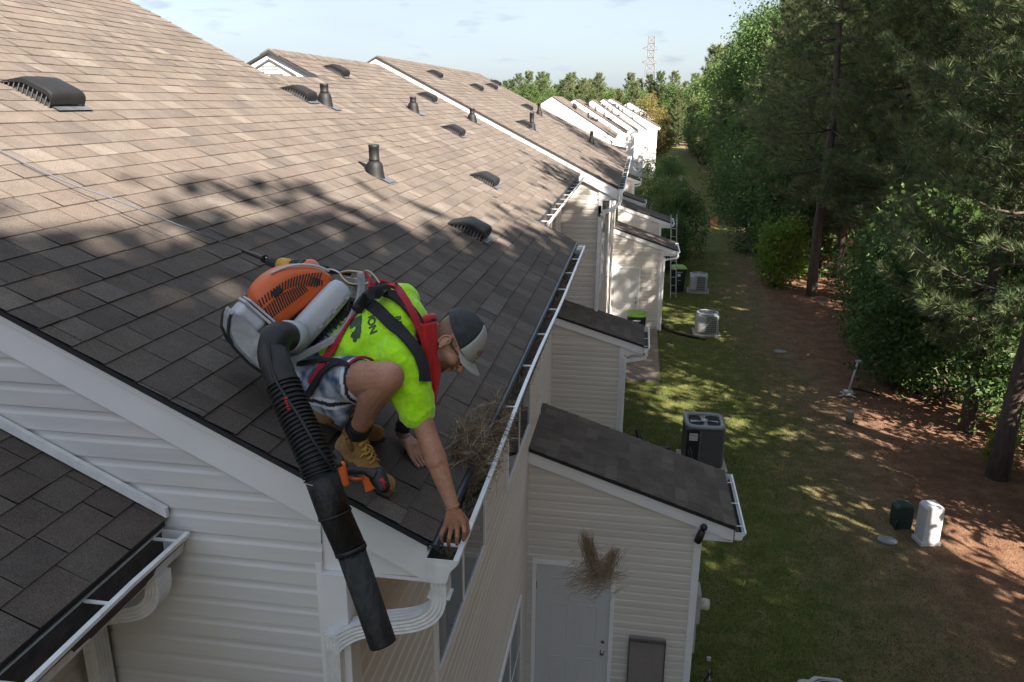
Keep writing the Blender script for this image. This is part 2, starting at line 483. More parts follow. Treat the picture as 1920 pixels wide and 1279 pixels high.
tag(blades('pine_straw', 60000, f_straw, M['strawblade'], .02, .011), 'rust brown pine straw under the trees', 'pine straw')

# ------------------------------------------------------------------ building helpers
ANG = math.atan(.5)
def shingles(name, parent, xe, ze, y0, y1, S, sgn=1, seed=1, ylim=None, ang=ANG, mat='shingle', e=.1437, axis='x', lite=False):
    rnd = random.Random(seed); mb = MB()
    up = V((-sgn * cos(ang), 0, sin(ang))); nr = V((sgn * sin(ang), 0, cos(ang)))
    org = V((xe, 0, ze)); n = int(math.ceil(S / e))
    for i in range(n):
        s0 = i * e; s1 = min(s0 + e + .012, S)
        ya, yb = (y0, y1) if ylim is None else ylim(s0 + e / 2)
        if yb - ya < .02: continue
        y = ya - rnd.random() * .3
        while y < yb:
            w = rnd.choice([.11, .14, .17, .19, .22, .26, .31]) * (2.2 if lite else 1)
            a = max(y, ya); b = min(y + w, yb); y += w
            if b - a < .004: continue
            t = .0085 + rnd.choice([0, 0, .0035]) 
            wa = .004 * noise.noise(V((a * .8, i * 7.1, seed))); wb = .004 * noise.noise(V((b * .8, i * 7.1, seed)))
            if i == 0: wa = wb = 0
            g_ = .0022
            P = lambda s_, y_, h: org + up * s_ + nr * h + V((0, y_, 0))
            vs = [P(s0 + wa, a + g_, t), P(s0 + wb, b - g_, t), P(s1, b - g_, .0022), P(s1, a + g_, .0022),
                  P(s0 + wa, a + g_, -.004), P(s0 + wb, b - g_, -.004)]
            mb.add(vs, [(0, 1, 2, 3), (4, 5, 1, 0)], tab=rnd.random())
    return mb.build(name, M[mat], parent)

def siding(name, parent, face, plane, z0, z1, lim, pitch=.1016, mat='siding', depth=.013):
    """face '-y' : wall in plane y=plane looking to -Y ; '+x': plane x=plane looking +X. lim(z)->(u0,u1)"""
    mb = MB(); prof = [(0, 0), (0, depth), (.62, depth * .86), (.74, depth * .42), (1, depth * .15)]
    def P(u, z, o):
        if face == '-y': return V((u, plane - o, z))
        if face == '+x': return V((plane + o, u, z))
        if face == '+y': return V((u, plane + o, z))
    n = int(math.ceil((z1 - z0) / pitch))
    for i in range(n):
        zb = z0 + i * pitch
        row = []
        for t, o in prof:
            z = min(zb + t * pitch, z1); a, b = lim(z)
            if b < a: b = a = (a + b) / 2
            row.append((P(a, z, o), P(b, z, o)))
        for k in range(len(row) - 1):
            if (row[k][1] - row[k][0]).length < 1e-5 and (row[k + 1][1] - row[k + 1][0]).length < 1e-5: continue
            q = [row[k][0], row[k][1], row[k + 1][1], row[k + 1][0]]
            if face != '-y': q = q[::-1]
            if face == '+x': q = q[::-1]
            mb.add(q, [(0, 1, 2, 3)], smooth=False)
    return mb.build(name, M[mat], parent)

def slope_board(mb, x0, x1, zf, y, th, h, drop=0.0, **kw):
    """board whose top follows z=zf(x)-drop, height h, thickness th, from y to y+th"""
    mb.prism([(x0, y, zf(x0) - drop), (x1, y, zf(x1) - drop), (x1, y, zf(x1) - drop - h), (x0, y, zf(x0) - drop - h)], (0, th, 0), **kw)

GPROF = [(0, 0), (0, -.105), (.068, -.105), (.082, -.098), (.088, -.082), (.094, -.055), (.108, -.038), (.122, -.022), (.127, -.01), (.127, 0)]
def gutter(parent, x, z, y0, y1, hang=.6, w=1.0, first=.25, brackets=True, bend=None, leaf=0):
    mb = MB(); pr = [(a * w, b * w) for a, b in GPROF]
    ny = max(2, int((y1 - y0) / .35)); th = .0035
    ysx = [y0 + (y1 - y0) * i / ny for i in range(ny + 1)]
    outer = pr; inner = [(a + (-th if i >= 2 else th), b + (th if b < 0 else 0)) for i, (a, b) in enumerate(pr)]
    loop = outer + inner[::-1]; n = len(loop)
    def bx_(y): return bend(y) if bend else (0, 0)
    vs = [(x + a + bx_(y)[0] * (a / .127), y, z + b + bx_(y)[1] * (a / .127)) for y in ysx for a, b in loop]
    fs = [(i * n + k, i * n + (k + 1) % n, (i + 1) * n + (k + 1) % n, (i + 1) * n + k) for i in range(ny) for k in range(n)]
    mb.add(vs, fs)
    for y, dy in ((y0, -.003), (y1, .003)):
        mb.prism([(x + a, y, z + b) for a, b in outer], (0, dy, 0))
    # folded front lip
    bx0 = bx_(y0)
    lipv = []
    for y in ysx:
        b_ = bx_(y); X_ = x + .127 * w + b_[0]; Z_ = z + b_[1]
        lipv += [(X_ - .018 * w, y, Z_ + .001), (X_ + .003, y, Z_ + .001), (X_ + .003, y, Z_ - .014), (X_ - .018 * w, y, Z_ - .004)]
    mb.add(lipv, [(i * 4 + k, i * 4 + (k + 1) % 4, (i + 1) * 4 + (k + 1) % 4, (i + 1) * 4 + k) for i in range(ny) for k in range(4)] + [(3, 2, 1, 0), tuple(ny * 4 + k for k in range(4))])
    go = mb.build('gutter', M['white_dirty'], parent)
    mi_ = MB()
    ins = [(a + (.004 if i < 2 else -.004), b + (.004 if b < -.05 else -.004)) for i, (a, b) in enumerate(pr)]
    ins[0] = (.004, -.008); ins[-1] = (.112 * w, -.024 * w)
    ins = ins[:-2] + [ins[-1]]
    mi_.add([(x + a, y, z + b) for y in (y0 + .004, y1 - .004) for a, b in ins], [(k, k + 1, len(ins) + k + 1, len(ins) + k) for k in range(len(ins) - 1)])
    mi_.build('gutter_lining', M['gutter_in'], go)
    if brackets:
        y = y0 + first
        while y < y1 - .03:
            b_ = bx_(y)
            mh = MB(); mh.box((x + .060 * w + b_[0] / 2, y, z - .008 + b_[1] / 2), (.112 * w + b_[0], .016, .005))
            mh.box((x + .060 * w + b_[0] / 2, y, z - .013 + b_[1] / 2), (.108 * w + b_[0], .005, .005))
            mh.build('gutter_bracket', M['white_dirty'], go)
            y += hang
    return go

def downspout(parent, pts, w=.075, h=.055, side=(0, 1, 0), rib=4, mat='white_dirty', name='downspout'):
    mb = MB(); mb.rtube(pts, w, h, side, rib=rib); return mb.build(name, M[mat], parent)

def window(parent, face, plane, u0, u1, z0, z1, mull=(), out=.03, blind=0.0, frame=.05):
    mb = MB(); d = 1
    def bxx(a0, a1, b0, b1, o0, o1, m_=mb):
        if face == '+x': m_.bx(plane + o0, plane + o1, a0, a1, b0, b1)
        else: m_.bx(a0, a1, plane - o1, plane - o0, b0, b1)
    bxx(u0, u1, z0 - frame, z0, -.02, out); bxx(u0, u1, z1, z1 + frame, -.02, out)
    bxx(u0 - frame, u0, z0 - frame, z1 + frame, -.02, out + .003); bxx(u1, u1 + frame, z0 - frame, z1 + frame, -.02, out + .003)
    for q in mull: bxx(q - .02, q + .02, z0, z1, -.01, out - .006)
    bxx(u0, u1, (z0 + z1) / 2 - .018, (z0 + z1) / 2 + .018, -.01, out - .009)
    w = mb.build('window', M['white'], parent)
    pb = MB(); bxx(u0, u1, z0, z1, 0.014, .0175, pb); pb.build('pane', M['glass'], w)
    if blind:
        bb = MB(); bxx(u0 + .01, u1 - .01, z0 + (z1 - z0) * (1 - blind), z1, .0185, .0195, bb); bb.build('blind', M['curtain'], w)
    return w

# lower walls continue as plain siding planes down to the ground
def zA(x): return 5.415 - .5 * x          # top plane of the near roof
def zB(x): return 5.543 - .5 * x          # plane of the third unit's roof

# ================================================================== townhouse nearest the camera
th1 = thing('townhouse', 'nearest pale-sided townhouse with brown shingle roof the worker crouches on', 'townhouse', (0, 0, 0))
Y1, Y2 = 2.63, 9.60
S_A = (8.6 - .715) / cos(ANG)
roof = shingles('roof', th1, -.715, zA(-.715) - .006, Y1, Y2 + .02, S_A, seed=3)
dk = MB()
# deck (dark edge under the shingles)
dk.prism([(-.73, Y1 + .006, zA(-.73) - .012), (-8.6, Y1 + .006, zA(-8.6) - .012), (-8.6, Y1 + .006, zA(-8.6) - .036), (-.73, Y1 + .006, zA(-.73) - .036)], (0, Y2 - Y1, 0))
dk.build('roof_deck', M['under'], roof)
lf = MB(); lf.prism([(-8.6, Y1, zA(-8.6) - .006), (-16.5, Y1, zA(-8.6) - 3.95), (-16.5, Y1, zA(-8.6) - 4.05), (-8.6, Y1, zA(-8.6) - .04)], (0, Y2 - Y1, 0))
lf.build('rear_roof_slope', M['shingle'], roof)
fb = MB()
slope_board(fb, -8.6, -.74, zA, Y1 + .022, .022, .032, drop=.037)      # upper trim strip
slope_board(fb, -8.6, -.74, zA, Y1 + .036, .02, .15, drop=.069)       # main board
fb.prism([(-8.6, Y1 + .03, zA(-8.6) - .05), (-16.4, Y1 + .03, zA(-8.6) - 3.95), (-16.4, Y1 + .03, zA(-8.6) - 4.1), (-8.6, Y1 + .03, zA(-8.6) - .2)], (0, .02, 0))
fb.build('rake_fascia', M['white'], th1)
# boxed eave return at the corner
er = MB()
er.prism([(-.74, Y1 + .06, zA(-.74) - .21), (-1.20, Y1 + .06, zA(-1.20) - .215), (-1.20, Y1 + .06, zA(-.74) - .222)], (0, .30, 0))
er.bx(-1.20, -.735, Y1 + .064, Y2 - .02, zA(-.74) - .236, zA(-.74) - .2185)
er.bx(-.752, -.735, Y1 + .058, Y2, zA(-.74) - .2185, zA(-.74) - .03)
er.build('eave_soffit', M['white'], th1)
de = MB()
de.prism([(-.735, Y1 + .01, zA(-.715) - .010), (-.700, Y1 + .01, zA(-.70) - .010), (-.694, Y1 + .01, zA(-.70) - .035), (-.700, Y1 + .01, zA(-.70) - .035)], (0, Y2 - Y1 - .01, 0))
de.build('drip_edge', M['drip'], th1)
WYA = 2.69
def limA(z):
    if z < 5.43: return (-16.1, -1.185)
    return (-16.1 + (z - 5.43) * 2, min(-1.185, -(z - (5.415 - .2)) / .5))
siding('front_wall', th1, '-y', WYA, 0.0, 9.5, limA, mat='siding_shade_tint')
siding('side_wall', th1, '+x', -1.10, 0.0, 5.56, lambda z: (WYA + .02, 9.38))
core = MB(); core.bx(-15.9, -1.125, WYA + .01, 9.37, -.2, 5.55)
core.prism([(-15.9, WYA + .01, 5.55), (-1.2, WYA + .01, 5.55), (-8.6, WYA + .01, 9.3)], (0, 6.8, 0))
core.build('wall_core', M['siding'], th1)
cp = MB(); cp.bx(-1.19, -1.085, WYA - .022, WYA + .02, -.1, 5.33); cp.bx(-1.16, -1.083, WYA - .0195, WYA + .09, -.1, 5.50)
cp.bx(-1.215, -1.19, WYA - .016, WYA, -.1, 5.6)
cp.build('corner_trim', M['white'], th1)
cp = MB(); cp.bx(-1.113, -1.084, 9.34, 9.40, -.1, 5.5); cp.build('corner_trim', M['white'], th1)
mt_ = MB(); mt_.bx(-1.188, -1.084, WYA - .030, WYA + .05, 5.33, 5.56); mt_.build('corner_cap', M['white'], th1)
window(th1, '+x', -1.10, 6.75, 8.25, 3.92, 5.25, mull=(7.5,))
window(th1, '+x', -1.10, 4.05, 5.55, 3.98, 5.25, mull=(4.8,))
window(th1, '+x', -1.10, 6.3, 7.75, .75, 1.95, mull=(7.02,))
def bendA(y):
    t = max(0, 1 - abs(y - 4.9) / 2.3)
    return (-.022 * t * t * (3 - 2 * t), -.008 * t)
gA = gutter(th1, -.733, zA(-.715) - .052, 2.60, 9.62, hang=.76, first=.12, bend=bendA)
# outlet and downspout wrapping back to the corner
zt = zA(-.715) - .052
downspout(th1, catmull([(-.69, 2.655, zt - .10), (-.69, 2.655, zt - .20), (-.72, 2.657, zt - .27), (-.80, 2.66, zt - .325), (-.98, 2.665, zt - .375), (-1.07, 2.665, zt - .415), (-1.135, 2.665, zt - .48), (-1.145, 2.665, zt - .60), (-1.145, 2.665, 3.2), (-1.145, 2.665, .1)], 5), .085, .062, (0, 1, 0), rib=4)
sm = MB()
for zz in (zt - .19, ):
    sm.bx(-.735, -.645, 2.62, 2.69, zz - .004, zz + .004)
sm.build('downspout_joint', M['white_dirty'], th1)

# back rake of the taller part and roof ventilation
def vent_box(parent, x, y, zf, L=.38, W=.34, H=.115, ang=ANG, name='roof_vent'):
    d = V((cos(ang), 0, -sin(ang))); nr = V((sin(ang), 0, cos(ang))); yy = V((0, 1, 0))
    o = V((x, y, zf(x)))
    P = lambda a, w, h: o + d * a + yy * w + nr * h
    prof = [(0, .004), (.36 * L, H * .92), (.44 * L, H), (.86 * L, H * 1.02), (.94 * L, H * .95), (.985 * L, H * .8), (L, H * .58), (L, .03)]
    mb = MB()
    n = len(prof); ws = [0, .012, .03, W / 2, W - .03, W - .012, W]
    hs = [-.012, -.004, 0, .004, 0, -.004, -.012]
    vs = [P(a, w, max(h + hh, .001)) for w, hh in zip(ws, hs) for a, h in prof]
    mb.add(vs, [(i * n + k, i * n + k + 1, (i + 1) * n + k + 1, (i + 1) * n + k) for i in range(len(ws) - 1) for k in range(n - 1)], smooth=True)
    # side skirts
    for w in (0, W):
        off = -.012
        mb.add([P(a, w, max(h + off, .001)) for a, h in prof] + [P(a, w, max(h + off - .028, .0)) for a, h in prof],
               [(k, k + 1, n + k + 1, n + k) for k in range(n - 1)])
    v_ = mb.build(name, M['vent'], parent)
    gr = MB()
    for w in (.006, W - .006):
        for k in range(11):
            a = .1 * L + k * .088 * L
            # interpolate height
            hh = .0
            for (a0, h0), (a1, h1) in zip(prof, prof[1:]):
                if a0 <= a <= a1 and a1 > a0: hh = h0 + (h1 - h0) * (a - a0) / (a1 - a0); break
            gr.add([P(a - .004, w, 0), P(a + .004, w, 0), P(a + .004, w, max(hh - .02, .01)), P(a - .004, w, max(hh - .02, .01))], [(0, 1, 2, 3)])
    for k in range(14):
        w = .015 + k * (W - .03) / 13
        gr.add([P(L - .006, w - .004, 0), P(L - .006, w + .004, 0), P(L - .006, w + .004, .04), P(L - .006, w - .004, .04)], [(0, 1, 2, 3)])
    gr.build('vent_grille', M['dkgrey'], v_)
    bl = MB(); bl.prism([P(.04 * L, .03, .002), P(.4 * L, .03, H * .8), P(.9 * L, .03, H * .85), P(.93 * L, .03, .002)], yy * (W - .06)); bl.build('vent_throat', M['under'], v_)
    fl = MB(); fl.prism([P(L * .6, .04, .0105), P(L + .045, .04, .0125), P(L + .045, W + .045, .0125), P(L * .6, W + .045, .0105)], nr * .002)
    fl.build('vent_flange', M['flash'], v_)
    return v_

def vent_pipe(parent, x, y, zf, h=.28, s=1.0):
    mb = MB(); z = zf(x)
    mb.lathe([(.108 * s, -.07 * s), (.096 * s, -.02 * s), (.087 * s, .03 * s), (.083 * s, .07 * s), (.076 * s, .105 * s), (.064 * s, .125 * s), (.053 * s, .133 * s)], (x, y, z), 24, caps=False)
    mb.lathe([(.05 * s, .1 * s), (.051 * s, .14 * s), (.0535 * s, .143 * s), (.0535 * s, .15 * s), (.049 * s, .155 * s), (.05 * s, h - .03), (.052 * s, h - .028), (.052 * s, h), (.044 * s, h), (.044 * s, h - .08)], (x, y, z), 24, caps=True)
    p = mb.build('vent_pipe', M['vent'], parent)
    fl = MB(); d = V((cos(ANG), 0, -sin(ANG))); nr = V((sin(ANG), 0, cos(ANG)))
    o = V((x, y, z)); 
    fl.prism([o + d * .02 * s + V((0, -.06 * s, 0)) + nr * .0105, o + d * .18 * s + V((0, -.06 * s, 0)) + nr * .0125, o + d * .18 * s + V((0, .14 * s, 0)) + nr * .0125, o + d * .02 * s + V((0, .14 * s, 0)) + nr * .0105], nr * .002)
    fl.build('pipe_flashing', M['flash'], p)
    return p

vent_box(th1, -4.16, 4.86, zA)
vent_box(th1, -1.76, 7.25, zA, W=.36)
vent_box(th1, -4.22, 9.22, zA, L=.36, W=.3)
vent_pipe(th1, -2.56, 7.63, zA, .29)

# ================================================================== recessed middle townhouse
th2 = thing('townhouse', 'recessed middle townhouse between the two projecting roofs with small gable on its ridge', 'townhouse', (0, 0, 0))
xeC = -1.19
def limC(s): return (9.605, 16.47)
roof = shingles('roof', th2, xeC, zA(xeC) - .006, Y2 + .02, 16.47, (4.5 - 1.19) / cos(ANG), seed=8)
def limC2(s): return (11.35, 16.47)
rb = shingles('upper_roof', th2, -4.5, zA(-4.5) - .006, 11.35, 16.47, (5.3 - 4.5) / cos(ANG), seed=9)
dk = MB()
dk.prism([(xeC, Y2 + .03, zA(xeC) - .012), (-4.5, Y2 + .03, zA(-4.5) - .012), (-7.5, Y2 + .03, zA(-4.5) - 1.51), (-7.5, Y2 + .03, zA(-4.5) - 1.6), (-4.5, Y2 + .03, zA(-4.5) - .1), (xeC, Y2 + .03, zA(xeC) - .06)], (0, 6.85, 0))
dk.build('roof_deck', M['under'], roof)
gb = MB()
gb.prism([(-4.5, 11.34, zA(-4.5) - .03), (-5.3, 11.34, zA(-5.3) - .03), (-6.3, 11.34, zA(-5.3) - .53), (-6.3, 11.34, zA(-4.5) - .62)], (0, 5.0, 0))
gb.build('small_gable', M['white'], th2)
lt = MB(); lt.prism([(-4.98, 11.325, 7.72), (-5.3, 11.325, 7.90), (-5.62, 11.325, 7.72)], (0, .012, 0)); lv = lt.build('gable_louver', M['siding'], th2)
lt = MB()
for a, b in (((-4.90, 7.70), (-5.3, 7.92)), ((-5.3, 7.92), (-5.70, 7.70))):
    lt.prism([(a[0], 11.315, a[1]), (b[0], 11.315, b[1]), (b[0], 11.315, b[1] + .03), (a[0], 11.315, a[1] + .03)], (0, .02, 0))
for k in range(4): lt.bx(-5.5 + k * .03, -5.1 - k * .03, 11.318, 11.326, 7.735 + k * .035, 7.742 + k * .035)
lt.build('louver_frame', M['dkgrey'], lv)
eb = MB()
eb.prism([(-4.42, 11.30, zA(-4.42) - .012), (-5.3, 11.30, zA(-5.3) - .012), (-6.3, 11.30, zA(-5.3) - .512), (-6.3, 11.30, zA(-5.3) - .545), (-5.3, 11.30, zA(-5.3) - .045), (-4.42, 11.30, zA(-4.42) - .045)], (0, 5.1, 0))
eb.build('gable_edge', M['under'], th2)
def ridge_cap(parent, x, z, y0, y1, seed=1):
    mb = MB(); y = y0; rnd = random.Random(seed)
    while y < y1:
        l = .16; t = .012 + rnd.uniform(0, .006)
        mb.prism([(x + .14, y, z - .075 + t), (x, y, z + t), (x - .14, y, z - .075 + t), (x - .14, y, z - .09), (x, y, z - .012), (x + .14, y, z - .09)], (0, min(l, y1 - y) - .003, -.004), tab=rnd.random())
        y += l
    return mb.build('ridge_cap', M['shingle'], parent)
ridge_cap(th2, -4.5, zA(-4.5) + .01, 9.66, 11.28)
ridge_cap(th2, -5.3, zA(-5.3) + .01, 11.33, 16.3)
siding('side_wall', th2, '+x', -1.56, 0.0, 5.9, lambda z: (9.3, 16.47))
cb = MB(); cb.bx(-9, -1.58, 9.4, 16.47, -.2, 5.9); cb.build('wall_core', M['siding'], th2)
fs_ = MB(); fs_.bx(-1.225, -1.208, Y2 + .02, 16.43, zA(xeC) - .19, zA(xeC) - .02); fs_.bx(-1.56, -1.226, Y2 + .02, 16.43, zA(xeC) - .19, zA(xeC) - .172)
fs_.build('eave_soffit', M['white'], th2)
de = MB(); de.bx(-1.205, -1.178, Y2 + .03, 16.43, zA(xeC) - .03, zA(xeC) - .012); de.build('drip_edge', M['drip'], th2)
gutter(th2, -1.205, zA(xeC) - .05, Y2 + .05, 16.40, hang=.6, first=.35)
window(th2, '+x', -1.56, 13.6, 15.1, 4.3, 5.55, mull=(14.35,), blind=.6)
tr = MB(); tr.bx(-1.57, -1.535, 15.9, 16.0, 0, 5.75); tr.build('corner_trim', M['white'], th2)
vent_box(th2, -3.17, 12.75, zA, L=.36, W=.3)
vent_box(th2, -2.15, 10.1, zA, L=.36, W=.32)
vent_box(th2, -4.95, 12.4, zA, L=.36, W=.3)
vent_box(th2, -4.2, 15.05, zA, L=.36, W=.3)
vent_pipe(th2, -3.86, 9.72, zA, .24)
vent_pipe(th2, -3.64, 12.89, zA, .22)
vent_pipe(th2, -3.22, 15.5, zA, .24)

# ================================================================== third townhouse (projecting)
th3 = thing('townhouse', 'third townhouse whose white rake board rises above the middle roof', 'townhouse', (0, 0, 0))
yb0, yb1 = 16.45, 27.3
roof = shingles('roof', th3, -.40, zB(-.40) - .006, yb0, yb1, 5.0 / cos(ANG), seed=21)
dk = MB()
dk.prism([(-.41, yb0 + .006, zB(-.41) - .012), (-5.4, yb0 + .006, zB(-5.4) - .012), (-9.4, yb0 + .006, zB(-5.4) - 2.012), (-9.4, yb0 + .006, zB(-5.4) - 2.06), (-5.4, yb0 + .006, zB(-5.4) - .045), (-.41, yb0 + .006, zB(-.41) - .045)], (0, yb1 - yb0 - .01, 0))
dk.build('roof_deck', M['under'], roof)
fb = MB(); slope_board(fb, -5.4, -.42, zB, yb0 + .02, .03, .21, drop=.046)
fb.prism([(-5.4, yb0 + .02, zB(-5.4) - .046), (-9.3, yb0 + .02, zB(-5.4) - 2.0), (-9.3, yb0 + .02, zB(-5.4) - 2.2), (-5.4, yb0 + .02, zB(-5.4) - .256)], (0, .03, 0))
fb.prism([(-.42, yb0 + .055, zB(-.42) - .256), (-.80, yb0 + .055, zB(-.80) - .256), (-.80, yb0 + .055, zB(-.42) - .27)], (0, .3, 0))
fb.build('rake_fascia', M['white'], th3)
ridge_cap(th3, -5.4, zB(-5.4) + .01, yb0 + .1, yb1 - .1, 4)
def limB(z): return (-1.56, min(-.79, -(z - (5.543 - .26)) / .5)) if z > 5.5 else (-1.56, -.79)
siding('front_wall', th3, '-y', yb0 + .09, 0.0, 6.1, limB, pitch=.1016)
siding('side_wall', th3, '+x', -.74, 0.0, 5.56, lambda z: (yb0 + .1, yb1 - .3))
cb = MB(); cb.bx(-9, -.76, yb0 + .10, yb1 - .3, -.2, 5.55); cb.prism([(-9, yb0 + .1, 5.55), (-.8, yb0 + .1, 5.55), (-5.2, yb0 + .1, 7.9)], (0, yb1 - yb0 - .4, 0))
cb.build('wall_core', M['siding'], th3)
cp = MB(); cp.bx(-.80, -.725, yb0 + .065, yb0 + .11, 0, 5.5); cp.bx(-.75, -.722, yb0 + .068, yb0 + .18, 0, 5.5); cp.build('corner_trim', M['white'], th3)
so = MB(); so.bx(-.80, -.415, yb0 + .06, yb1, zB(-.42) - .285, zB(-.42) - .27); so.bx(-.432, -.414, yb0 + .05, yb1, zB(-.42) - .27, zB(-.42) - .03)
so.build('eave_soffit', M['white'], th3)
gutter(th3, -.41, zB(-.40) - .05, yb0 + .02, yb1, hang=.6, first=.2)
zt2 = zB(-.4) - .05
downspout(th3, catmull([(-.35, yb0 + .08, zt2 - .1), (-.36, yb0 + .07, zt2 - .25), (-.46, yb0 + .06, zt2 - .36), (-.66, yb0 + .04, zt2 - .46), (-.755, yb0 + .04, zt2 - .55), (-.76, yb0 + .04, zt2 - .7), (-.76, yb0 + .04, .1)], 4), .09, .065, (0, 1, 0), rib=0)
window(th3, '+x', -.74, 16.9, 18.6, 3.5, 5.2, mull=(17.75,))
window(th3, '+x', -.74, 20.4, 22.2, 2.9, 5.2, mull=(21.3,))
window(th3, '+x', -.74, 23.4, 24.8, 3.9, 5.2)
vent_box(th3, -2.83, 18.35, zB, L=.36, W=.32); vent_box(th3, -5.0, 18.8, zB, L=.36, W=.32)
vent_box(th3, -4.5, 21.2, zB, L=.36, W=.32); vent_box(th3, -4.65, 24.2, zB, L=.36, W=.32)
vent_box(th3, -4.95, 26.6, zB, L=.36, W=.32); vent_box(th3, -3.5, 23.6, zB, L=.36, W=.32)
vent_pipe(th3, -2.5, 18.75, zB, .36); vent_pipe(th3, -2.95, 23.7, zB, .34); vent_pipe(th3, -1.42, 23.7, zB, .34)

# ================================================================== lower neighbouring wing, left front
th0 = thing('townhouse', 'lower wing in the bottom left corner with dark shingles against the big gable wall', 'townhouse', (0, 0, 0))
def zL(x): return 5.753 - .5 * (x + 1.84)
shingles('roof', th0, -1.84, zL(-1.84) - .006, -3.0, WYA - .02, 9.0, seed=33)
roof0 = kids(th0)[0]
dk = MB(); dk.prism([(-1.85, -3.0, zL(-1.85) - .012), (-9.9, -3.0, zL(-9.9) - .012), (-9.9, -3.0, zL(-9.9) - .1), (-1.85, -3.0, zL(-1.85) - .04)], (0, 5.66, 0)); dk.build('roof_deck', M['under'], roof0)
fl = MB(); fl.prism([(-1.83, WYA - .045, zL(-1.83) + .012), (-9, WYA - .045, zL(-9) + .012), (-9, WYA - .045, zL(-9) + .055), (-1.83, WYA - .045, zL(-1.83) + .055)], (0, .02, 0)); fl.build('wall_flashing', M['white_dirty'], th0)
bd = MB(); bd.bx(-1.885, -1.865, -3, WYA - .02, zL(-1.84) - .2, zL(-1.84) - .03); bd.bx(-2.3, -1.886, -3, WYA - .02, zL(-1.84) - .2, zL(-1.84) - .18); bd.build('eave_soffit', M['white'], th0)
def bendL(y):
    t = max(0, 1 - abs(y - 2.2) / .4); return (-.018 * t, -.006 * t)
gutter(th0, -1.865, zL(-1.84) - .05, -3.0, WYA - .04, hang=.42, first=.25 + 4.5 % .42, bend=bendL)
zt0 = zL(-1.84) - .05
downspout(th0, catmull([(-1.80, 2.50, zt0 - .1), (-1.81, 2.50, zt0 - .19), (-1.87, 2.50, zt0 - .26), (-2.02, 2.52, zt0 - .32), (-2.14, 2.54, zt0 - .37), (-2.20, 2.58, zt0 - .46), (-2.21, 2.60, zt0 - .6), (-2.21, 2.60, .1)], 5), .085, .062, (0, 1, 0), rib=4)
siding('side_wall', th0, '+x', -2.28, 0, 5.5, lambda z: (-3, WYA - .03))
cw = MB(); cw.bx(-9, -2.30, -3, WYA - .03, -.2, 5.5); cw.build('wall_core', M['siding'], th0)

